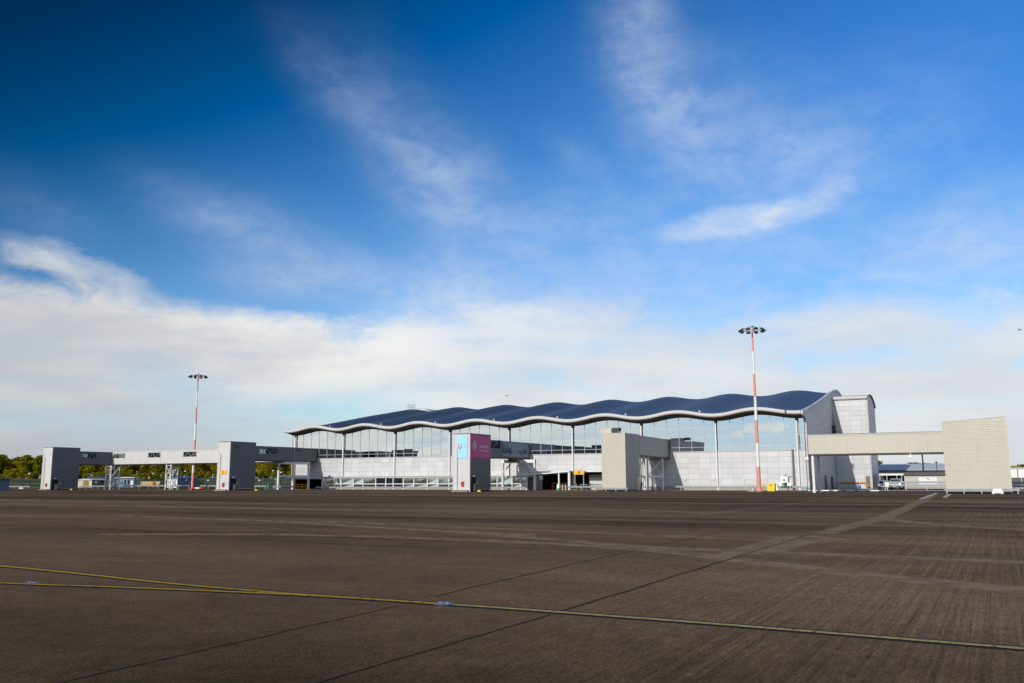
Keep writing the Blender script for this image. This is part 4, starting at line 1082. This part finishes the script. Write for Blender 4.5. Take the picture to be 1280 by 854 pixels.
while px < 415:
    pp = dep(px + rt.uniform(-2,2), 374 + rt.uniform(-6,6)); i = rt.randrange(3); s = rt.uniform(.75,1.25); loc = (pp.x, pp.y, 2.7)
    if i not in usedb: o = bp[i]; usedb.add(i); o.location = loc; o.scale = (s,s,s)
    else: dup(bp[i], loc, rt.uniform(0,6), (s,s,s))
    px += 9.0
RL = 'russet tree showing above the pale sheet roof on the right'
rp = tree('broadleaf_tree', 80, 8.0, 6.5, 'leaf_rust', RL, 'russet trees behind the pale sheet roof', 1200, .35)
for i, (px, yt) in enumerate(((1143,578.5),(1149,579.5),(1138,580.5),(1158,579.3),(1165,580),(1122,581.5))):
    pp = dep(px, 330); h = hz(px, yt, pp.y); s = h/8.0
    if i == 0: rp.location = (pp.x,pp.y,0); rp.scale = (s,s,s)
    else: dup(rp, (pp.x,pp.y,0), i*1.3, (s,s,s))
for i, (px, yt) in enumerate(((1266,581),(1273,579.3),(1280,580),(1287,578.5))):
    pp = dep(px, 300); h = hz(px, yt, pp.y); s = h/10.2
    dup(protos[i], (pp.x,pp.y,0), i*1.3, (s,s,s), 'olive and russet tree above the white building at the far right edge')['group'] = 'trees at the far right edge'
o = dup(rp, dep(1098, 226).xy.to_3d(), 2.0, (.62,.62,.80), 'slim golden tree beside the stair block on the right'); o['group'] = ''; del o['group']
# low wood far behind the viewer, met only as a reflection in the glass
q = MB(); r = random.Random(3); vs = []
NW = 160
for i in range(NW+1):
    x = -1500 + 2600*i/NW; vs += [(x,-1250,-.1),(x,-1246+r.uniform(-2,2),5.5+r.uniform(-1.5,2.5)),(x,-1236,-.1)]
q.add(vs, [(3*i,3*i+3,3*i+4,3*i+1) for i in range(NW)] + [(3*i+1,3*i+4,3*i+5,3*i+2) for i in range(NW)])
fw = part('far_wood', q, M['leaf_bush']); fw['kind'] = 'stuff'

# ------------------------------------------------------------------ right-hand background
Y = 214; xa, xb = onY(1098, Y), onY(1215, Y); ze = hz(1098, 587.6, Y); zr = hz(1140, 579.8, Y+9)
e = empty('long_shed', ((xa+xb)/2,Y+9,0), 'long cream building with a pale sheet roof behind the beige link bridge', 'building')
q = MB(); q.box(xa,Y,0,xb,Y+18,ze-.25); part('wall', q, M['clad_beige'], e)
q = MB(); q.prism([(Y-.5,ze-.22),(Y+18.5,ze-.22),(Y+18.5,ze),(Y+9,zr),(Y-.5,ze)], 'X', xa-.3, xb+.3); part('roof', q, M['lavroof'], e)
q = MB(); q.box(xa-.32,Y-.62,ze-.30,xb+.32,Y-.502,ze-.12); part('gutter', q, M['dkmetal'], e)
# car port
Y = 186; xa, xb = onY(1099.5, Y), onY(1131.5, Y); zt = hz(1115, 592, Y); zb = hz(1115, 594.4, Y)
e = empty('car_port', ((xa+xb)/2,Y+3,0), 'car port with a white fascia over dark parking bays', 'car port')
q = MB(); q.box(xa,Y,zb,xb,Y+7,zt); part('roof', q, M['white'], e)
q = MB(); q.box(xa,Y+6.8,0,xb,Y+7,zb); part('rear_wall', q, M['dkmetal'], e)
for px in (1100.2,1109,1121.5,1127.5,1131):
    x = onY(px, Y+.2); q = MB(); q.box(x-.06,Y+.12,0,x+.06,Y+.28,zb); part('post', q, M['galv'], e)
# beige hut
Y = 181; xa, xb = onY(1131.5, Y), onY(1188, Y); z0 = hz(1150, 594.4, Y); z1 = hz(1150, 590.2, Y)
e = empty('beige_hut', ((xa+xb)/2,Y+3,0), 'flat beige building with grey green roof edge and white sign', 'building')
q = MB(); q.box(xa,Y,0,xb,Y+6,z0); part('wall', q, M['clad_beige'], e)
q = MB(); q.prism([(Y-.35,z0+.01),(Y+6.3,z0+.01),(Y+6.3,z1),(Y+.3,z1),(Y-.35,z0+.15)], 'X', xa-.2, xb+.2); part('roof', q, M['greyroof'], e)
q = MB(); sx0, sx1 = onY(1148.5, Y-.05), onY(1171.3, Y-.05); sz0, sz1 = hz(1160, 605.6, Y), hz(1160, 596.9, Y)
q.box(sx0,Y-.08,sz0,sx1,Y-.005,sz1); sg = part('sign_panel', q, M['white'], e)
cx = (sx0+sx1)/2; q = MB()
pts = [(-.35,.42),(-.1,.52),(.15,.42),(.42,.30),(.18,.22),(-.05,.28),(-.2,.36)]
q.prism([(cx+a, (sz0+sz1)/2+b) for a, b in pts], 'Y', Y-.095, Y-.081); part('blue_mark', q, M['bluewall'], sg)
q = MB(); r = random.Random(4)
for k in range(9): q.box(cx-.9+k*.2,Y-.095,(sz0+sz1)/2-.18,cx-.78+k*.2,Y-.081,(sz0+sz1)/2-.18+r.uniform(.08,.15))
part('faint_lettering', q, M['clad_grey'], sg)
q = MB(); q.box(xa-.01,Y-.05,.0,xb,Y-.002,.35); part('plinth', q, M['concrete'], e)
def post_at(px, ytop, Y, lab, w):
    x = onY(px, Y); h = hz(px, ytop, Y); e = empty('lamp_post', (x,Y,0), lab, 'lamp post')
    q = MB(); q.tube((x,Y,0),(x,Y,h),w*1.4,w,8); part('pole', q, M['dkmetal'], e)
    q = MB(); q.box(x-.22,Y-.25,h-.02,x+.22,Y+.2,h+.3); part('lamp_head', q, M['dkmetal'], e)
post_at(1155.3, 563, 200, 'tall dark lamp post behind the beige building', .13)
post_at(1172.3, 579, 195, 'short dark lamp post beside the widest tower', .06)
Y = 196; xa, xb = onY(1240, Y), onY(1345, Y)
e = empty('white_building', ((xa+xb)/2,Y+5,0), 'plain white building at the far right edge of the apron', 'building')
zt = hz(1272, 586, Y); q = MB(); q.box(xa,Y,0,xb,Y+10,zt); part('wall', q, M['white'], e)
q = MB(); q.box(xa-.2,Y-.2,zt,xb+.2,Y+10.2,zt+.22); part('roof', q, M['lavroof'], e)
for px in (1273.0, 1267.5):
    x = onY(px, Y-.1); q = MB(); q.box(x-.07,Y-.16,0,x+.07,Y-.02,zt*(.98 if px > 1270 else .55)); part('downpipe', q, M['brown'], e)
Y = 172; xa, xb = onY(1262, Y), onY(1340, Y); zt = hz(1272, 597.2, Y)
e = empty('plant_enclosure', ((xa+xb)/2,Y+2,0), 'dark grey slatted plant enclosure before the white building', 'enclosure')
q = MB(); q.ribbed(xa,Y,xb,Y+4,.35,zt,.25,.03,(0,0,0,0),.08); part('slats', q, M['greyroof'], e)
for i in range(6): x = xa+(xb-xa)*i/5; q = MB(); q.box(x-.06,Y-.08,0,x+.06,Y-.003,zt+.05); part('post', q, M['galv'], e)

def vehicle(name, cat, x, y, w, h, L, label, paint, hood=.9):
    e = empty(name, (x,y+L/2,0), label, cat)
    def loop(t):  # side outline, front at y
        return [(y+.02,.32),(y+L,.32),(y+L,h*.55),(y+L-.1,h*.93),(y+L-.35,h),(y+hood+.75,h),(y+hood+.1,h*.60),(y+.12,h*.50),(y,.62)]
    o = loop(0); n = len(o); K = (-.5,-.42,.42,.5); vs = []
    for k in K:
        for yy, zz in o:
            nar = .0 if zz < h*.62 else .10*w
            kk = k*(1) ; xx = x + kk*w - math.copysign(nar*abs(k)*2, k); ins = .05 if abs(k) == .5 else 0
            vs.append((xx, min(max(yy, y+ins), y+L-ins), zz - (.04 if abs(k) == .5 and zz > h*.9 else 0)))
    q = MB(); q.add(vs, [(j*n+i, j*n+(i+1)%n, (j+1)*n+(i+1)%n, (j+1)*n+i) for j in range(3) for i in range(n)] + [list(range(n)), list(range(4*n-1,3*n-1,-1))])
    body = part('body', q, M[paint], e)
    # windscreen lies on the slope between bonnet and roof
    a, b = Vector((0,y+hood+.15,h*.635)), Vector((0,y+hood+.70,h*.955)); nrm = Vector((0,-(b.z-a.z),(b.y-a.y))).normalized()*.012
    q = MB(); q.add([Vector((x-.39*w,0,0))+a+nrm, Vector((x+.39*w,0,0))+a+nrm, Vector((x+.35*w,0,0))+b+nrm, Vector((x-.35*w,0,0))+b+nrm], [(0,1,2,3)]); part('windscreen', q, M['dkglass'], e)
    for s in (-1, 1):
        q = MB(); q.box(x+s*.30*w-.16,y-.02,.66,x+s*.30*w+.16,y+.03,.84); part('headlight', q, M['lamp'], e)
        q = MB(); q.box(x+s*.52*w-.06,y+hood+.2,h*.62,x+s*.52*w+.06,y+hood+.3,h*.74); part('mirror', q, M['dkmetal'], e)
        q = MB(); q.box(x+s*.455*w-.01,y+hood+1.0,h*.64,x+s*.455*w+.01,y+L-.6,h*.9); part('side_window', q, M['dkglass'], e)
        for yy in (y+.75, y+L-.8):
            q = MB(); q.tube((x+s*(w/2-.22),yy,.33),(x+s*(w/2+.01),yy,.33),.33,.33,16); wl = part('wheel', q, M['rubber'], e)
            q = MB(); q.tube((x+s*(w/2+.005),yy,.33),(x+s*(w/2+.02),yy,.33),.19,.19,12); part('rim', q, M['galv'], wl)
    q = MB(); q.box(x-.20*w,y-.015,.66,x+.20*w,y+.03,.86); part('grille', q, M['dkmetal'], e)
    q = MB(); q.box(x-.48*w,y-.05,.34,x+.48*w,y+.02,.60); bm = part('bumper', q, M['dkmetal'], e)
    q = MB(); q.box(x-.26,y-.062,.42,x+.26,y-.051,.54); part('number_plate', q, M['offwhite'], bm)
    return e
vehicle('parked_van', 'van', onY(1118, 172.5), 172.5, 1.95, 1.95, 4.6, 'silver van facing the apron in front of the dark parking bays', 'silver')
vehicle('parked_car', 'car', onY(1103, 178), 178, 1.8, 1.62, 4.2, 'grey blue car parked left of the silver van', 'bluewall', 1.1)
x = onY(1109, 157.5); q = MB(); q.box(x-.28,157.2,.55,x+.28,157.26,1.3); q.box(x-.05,157.27,0,x+.05,157.35,1.25); solo('notice_board', q, M['white'], 'small white notice on the guard rail in front of the silver van', 'notice')

def bird(px, py, d, lab, yaw):
    P = dep(px, d, py); e = empty('bird', P, lab, 'bird')
    T = Matrix.Translation(P) @ Matrix.Rotation(yaw, 4, 'Z')
    q = MB(T); q.add([(.30,0,0),(.15,.05,.03),(.15,-.05,.03),(.15,0,-.05),(-.12,.06,.02),(-.12,-.06,.02),(-.12,0,-.06),(-.34,.05,0),(-.34,-.05,0)],
        [(0,1,2),(0,2,3),(0,3,1),(1,4,5,2),(2,5,6,3),(3,6,4,1),(4,7,8,5),(5,8,6),(6,8,7),(6,7,4)], 0, True); part('body', q, M['dkmetal'], e)
    for s in (-1, 1):
        q = MB(T); q.add([(.14,s*.04,.02),(-.1,s*.04,.02),(-.06,s*.25,.14),(.10,s*.27,.15),(-.12,s*.52,.10)], [(0,1,2,3),(3,2,4)]); part('wing', q, M['dkmetal'], e)
bird(633.5, 495, 170, 'small dark bird in flight above the middle of the wavy roof', .8)
bird(1274.5, 412.5, 120, 'small dark bird in flight near the right edge of the sky', 2.2)

# ------------------------------------------------------------------ sky, sun, camera
SUN = Vector((-.125, -1, .45)).normalized()
w = bpy.data.worlds.new('World'); sc.world = w; w.use_nodes = True
t = w.node_tree; bg = t.nodes['Background']
STR = .10
sky = t.nodes.new('ShaderNodeTexSky'); sky.sky_type = 'NISHITA'; sky.sun_disc = False
sky.sun_elevation = math.asin(SUN.z); sky.sun_rotation = math.atan2(SUN.x, SUN.y)
sky.air_density = 1.0; sky.dust_density = .6; sky.ozone_density = 2.2; sky.altitude = 60
tc = t.nodes.new('ShaderNodeTexCoord')
x, y, z = xyz(t, tc.outputs['Generated'])
cy_, sy_ = math.cos(YAW), math.sin(YAW)
rx = x*cy_ + y*sy_; fy = y*cy_ - x*sy_
az = rx._m('ARCTAN2', fy)*(180/PI); el = z._m('ARCSINE')*(180/PI)
def ae(px, py):
    R = ray(px, py).normalized(); r = R.x*cy_+R.y*sy_; f = -R.x*sy_+R.y*cy_
    return math.degrees(math.atan2(r, f)), math.degrees(math.asin(R.z))
# noise coordinates on a cloud deck seen in perspective
zz = z.mx(0.0) + .16
u, v = rx/zz, fy/zz
fb = noise(t, vec(t, u*.9, v*1.5, 3.0), 1, 8, .58, .25)
fb2 = noise(t, vec(t, u*2.6, v*4.5, 7.0), 1, 7, .62, .5)
fine = noise(t, vec(t, az*.22, el*.42, 2.0), 1, 8, .66, .7)
broad = noise(t, vec(t, az*.055, el*.11, 12.0), 1, 5, .55, .3)
# cloud bank: its upper edge as height over bearing
ramp = t.nodes.new('ShaderNodeFloatCurve')
edge_px = [(-60,330),(0,338),(60,343),(120,352),(200,375),(300,392),(400,402),(520,404),(640,392),(760,385),(880,385),(980,392),(1060,378),(1130,355),(1280,352),(1340,350)]
cv = ramp.mapping.curves[0]
A = [ae(a, b) for a, b in edge_px]; amin, amax = -60.0, 60.0
cv.points[0].location = (0, .28); cv.points[1].location = (1, .33)
for a, e_ in A: cv.points.new((a-amin)/(amax-amin), e_/40)
ramp.mapping.update()
t.links.new(((az-amin)/(amax-amin)).clamp().s, ramp.inputs['Value'])
edge = N(t, ramp.outputs[0])*40
soft = (az+6).step(-8, 14)          # the bank frays towards the right
depth = edge - el + .6 + (fb-.5)*(4+soft*6) + (fine-.5)*(3.2+soft*3.5) + (broad-.5)*2.5
hard = depth.step(-.4, 2.0); loose = depth.step(-2.5, 5.5)
brk = (fb*.5 + fine*.5).step(.36, .52)
bank = (hard*(1-soft) + loose*soft*(.97))*(1 - (1-brk)*(.18+.34*soft))
# thinner, bluer gaps low in the bank
gap = (noise(t, vec(t, az*.05, el*.55, 21.0), 1, 5, .6, .3)).step(.46, .66)*(1-((el-3.4)/3.6).abs()).clamp()
bank = bank*(1-gap*(.70-.35*soft))
def blob(px, py, lx, ly, rot, k):
    a0, e0 = ae(px, py); c, s = math.cos(math.radians(rot)), math.sin(math.radians(rot)); L = .052
    da, de = az-a0 + (fine-.5)*2.2, el-e0 + (broad-.5)*2.0
    p = (da*c + de*s)/(lx*L*1.1); q = (de*c - da*s)/(ly*L*1.45)
    return ((p*p + q*q)*-1).exp()*k
def total(bl):
    o = None
    for b in bl: o = blob(*b) if o is None else o + blob(*b)
    return o
fine_w = noise(t, vec(t, az*.35, el*.62, 5.0), 1, 9, .64, .35).step(.25, .75)
wis = total([(560,235,58,40,-42,.62),(500,165,85,34,-48,.36),(420,110,70,20,-40,.20),(320,292,95,26,-14,.40),(250,265,60,16,-20,.18),
             (805,70,85,30,-75,.42),(800,20,50,34,-80,.28),(850,150,75,40,-45,.36),(930,175,120,60,-20,.32),(960,225,110,40,-5,.22),(720,195,40,14,-40,.22),(740,255,100,28,-4,.20),
             (640,300,70,40,-10,.16),(700,290,90,22,0,.26),(1010,190,60,30,-15,.24),(1110,180,80,60,0,.14),(1240,240,60,20,0,.24),(1250,300,90,26,4,.48),(1180,310,90,30,8,.42),
             (900,320,180,30,2,.30),(420,345,90,22,-8,.34),(330,355,60,14,-6,.30),(600,380,90,42,-10,.55),(540,375,60,30,-10,.30),(800,360,180,40,3,.38),(50,265,60,20,-25,.14),(1180,120,80,50,10,.10)])
wis = wis*(.40+fine_w*.66)*.62
def lens(px, py, lx, ly, rot, k):
    a0, e0 = ae(px, py); c, s = math.cos(math.radians(rot)), math.sin(math.radians(rot)); L = .052
    da, de = az-a0 + (fine-.5)*2.4, el-e0 + (fb2-.5)*1.3 + (fine-.5)*1.2
    p = (da*c + de*s)/(lx*L); q = (de*c - da*s)/(ly*L)
    return (1 - (p*p+q*q)).step(-.5, 1.0)*k*(.55+fine_w*.5)
hole = total([(215,478,46,13,-6,.55),(370,507,120,12,2,.75),(470,522,70,9,0,.55),(60,528,90,9,-3,.45),(300,545,150,7,0,.40),(880,392,60,12,10,.45),(760,432,80,9,4,.30),(1060,452,110,9,3,.35),(1210,388,45,14,-12,.5),(560,402,40,9,-8,.4)])*(.45+fine_w*.9)
bank = bank*(1-hole.clamp())
puff = lens(920,277,92,20,5,.50) + lens(1000,262,70,20,20,.30) + lens(1036,232,40,16,50,.13) + lens(100,338,88,22,-16,.6) + lens(40,324,46,15,-8,.4)
# behind the viewer: a clear window for the right of the facade with a few small clouds
win = ((((az+139)/9)*((az+139)/9))*-1).exp()
small = (noise(t, vec(t, az*.16, el*.85, 31.0), 1, 3, .5, .2)).step(.60, .66)*win*(el-2.6).step(0, .6)
lowgap = (noise(t, vec(t, az*.10, el*1.5, 41.0), 1, 4, .55, .2)).step(.48,.62)*(az*-1).step(95,105)
behind = (az*-1).step(92, 100)
dens = (bank*(1-behind) + behind*((edge-el+2).step(-2,4)*(.94-.75*lowgap*(1-(el/6.5)).clamp())*(1-win*1.0)).mx(small*.9) + (wis + puff)*(1-behind)*(1-bank*.8)).clamp()
back0 = az.abs().step(55, 95)
# cloud brightness: creamy where lit, greyer in its body and near the ground
sh = noise(t, vec(t, az*.06, el*.16, 51.0), 1, 6, .6, .4)
lit = mixc(t, (sh*.6+fb*.4).step(.36, .62), (.64,.665,.715), (.97,.955,.925))
lit = mixc(t, behind*.6, lit, (.98,.94,.86))
lit = mixc(t, (1-el/8).clamp()*.85*(1-az.step(-22,8))*(1-behind), lit, (.42,.47,.54))
lit = mixc(t, (1-az.step(-34,-8))*.30*(1-behind), lit, (.42,.42,.43))
lit = mixc(t, soft*.6, lit, (.76,.785,.84))
lit = mixc(t, el.step(10.5, 17)*(1-back0)*.8, lit, (.66,.79,.97))
gain = t.nodes.new('ShaderNodeVectorMath'); gain.operation = 'SCALE'; t.links.new(lit, gain.inputs[0]); gain.inputs['Scale'].default_value = .95/STR
# the clear sky is deepest about ninety degrees from the sun, up and to the left
q_ = el - az*.6
vr = t.nodes.new('ShaderNodeFloatCurve'); c_ = vr.mapping.curves[0]
c_.points[0].location = (0, 1.5/2); c_.points[1].location = (1, .26/2)
for qq, vv in ((10,1.56),(24,1.28),(29,1.10),(36,.72),(44,.34)): c_.points.new(qq/50, vv/2)
vr.mapping.update(); t.links.new((q_/50).clamp().s, vr.inputs['Value'])
back = (az.abs()).step(55, 95)
val = N(t, vr.outputs[0])*2*(1-back) + back*1.25
hs = t.nodes.new('ShaderNodeHueSaturation'); hs.inputs['Hue'].default_value = .511
t.links.new(((1.42 + q_.step(20, 48)*.24)*(1-back*.34)*(1-el.step(38, 60)*.3)).s, hs.inputs['Saturation']); t.links.new(val.s, hs.inputs['Value'])
t.links.new(sky.outputs[0], hs.inputs['Color'])
low = behind*(1-el.step(6, 22))*.85
clear = mixc(t, low, hs.outputs[0], (.27/STR,.49/STR,.76/STR))
clear = mixc(t, (1-el.step(0.5, 11))*.7*(1-behind), clear, (.36/STR,.52/STR,.72/STR))
t.links.new(mixc(t, dens, clear, gain.outputs[0]), bg.inputs['Color'])
bg.inputs['Strength'].default_value = STR

L = bpy.data.lights.new('sun', 'SUN'); L.energy = 3.2; L.angle = math.radians(.53); L.color = (1,.945,.87)
so = bpy.data.objects.new('sun', L); col.objects.link(so); so.rotation_euler = (-SUN).to_track_quat('-Z', 'Y').to_euler(); so.location = SUN*300

cam = bpy.data.cameras.new('camera'); co = bpy.data.objects.new('camera', cam); col.objects.link(co); sc.camera = co
cam.sensor_width = 36; cam.lens = 36*F/1280; cam.clip_end = 6000; cam.clip_start = .1
co.matrix_world = Matrix.Translation((0,0,EYE)) @ Matrix.Rotation(YAW,4,'Z') @ Matrix.Rotation(PI/2+TILT,4,'X') @ Matrix.Rotation(ROLL,4,'Z')
sc.view_settings.view_transform = 'Standard'; sc.view_settings.look = 'None'; sc.view_settings.exposure = 0; sc.view_settings.gamma = 1
sc.view_settings.use_curve_mapping = False
sc.cycles.caustics_reflective = False; sc.cycles.caustics_refractive = False
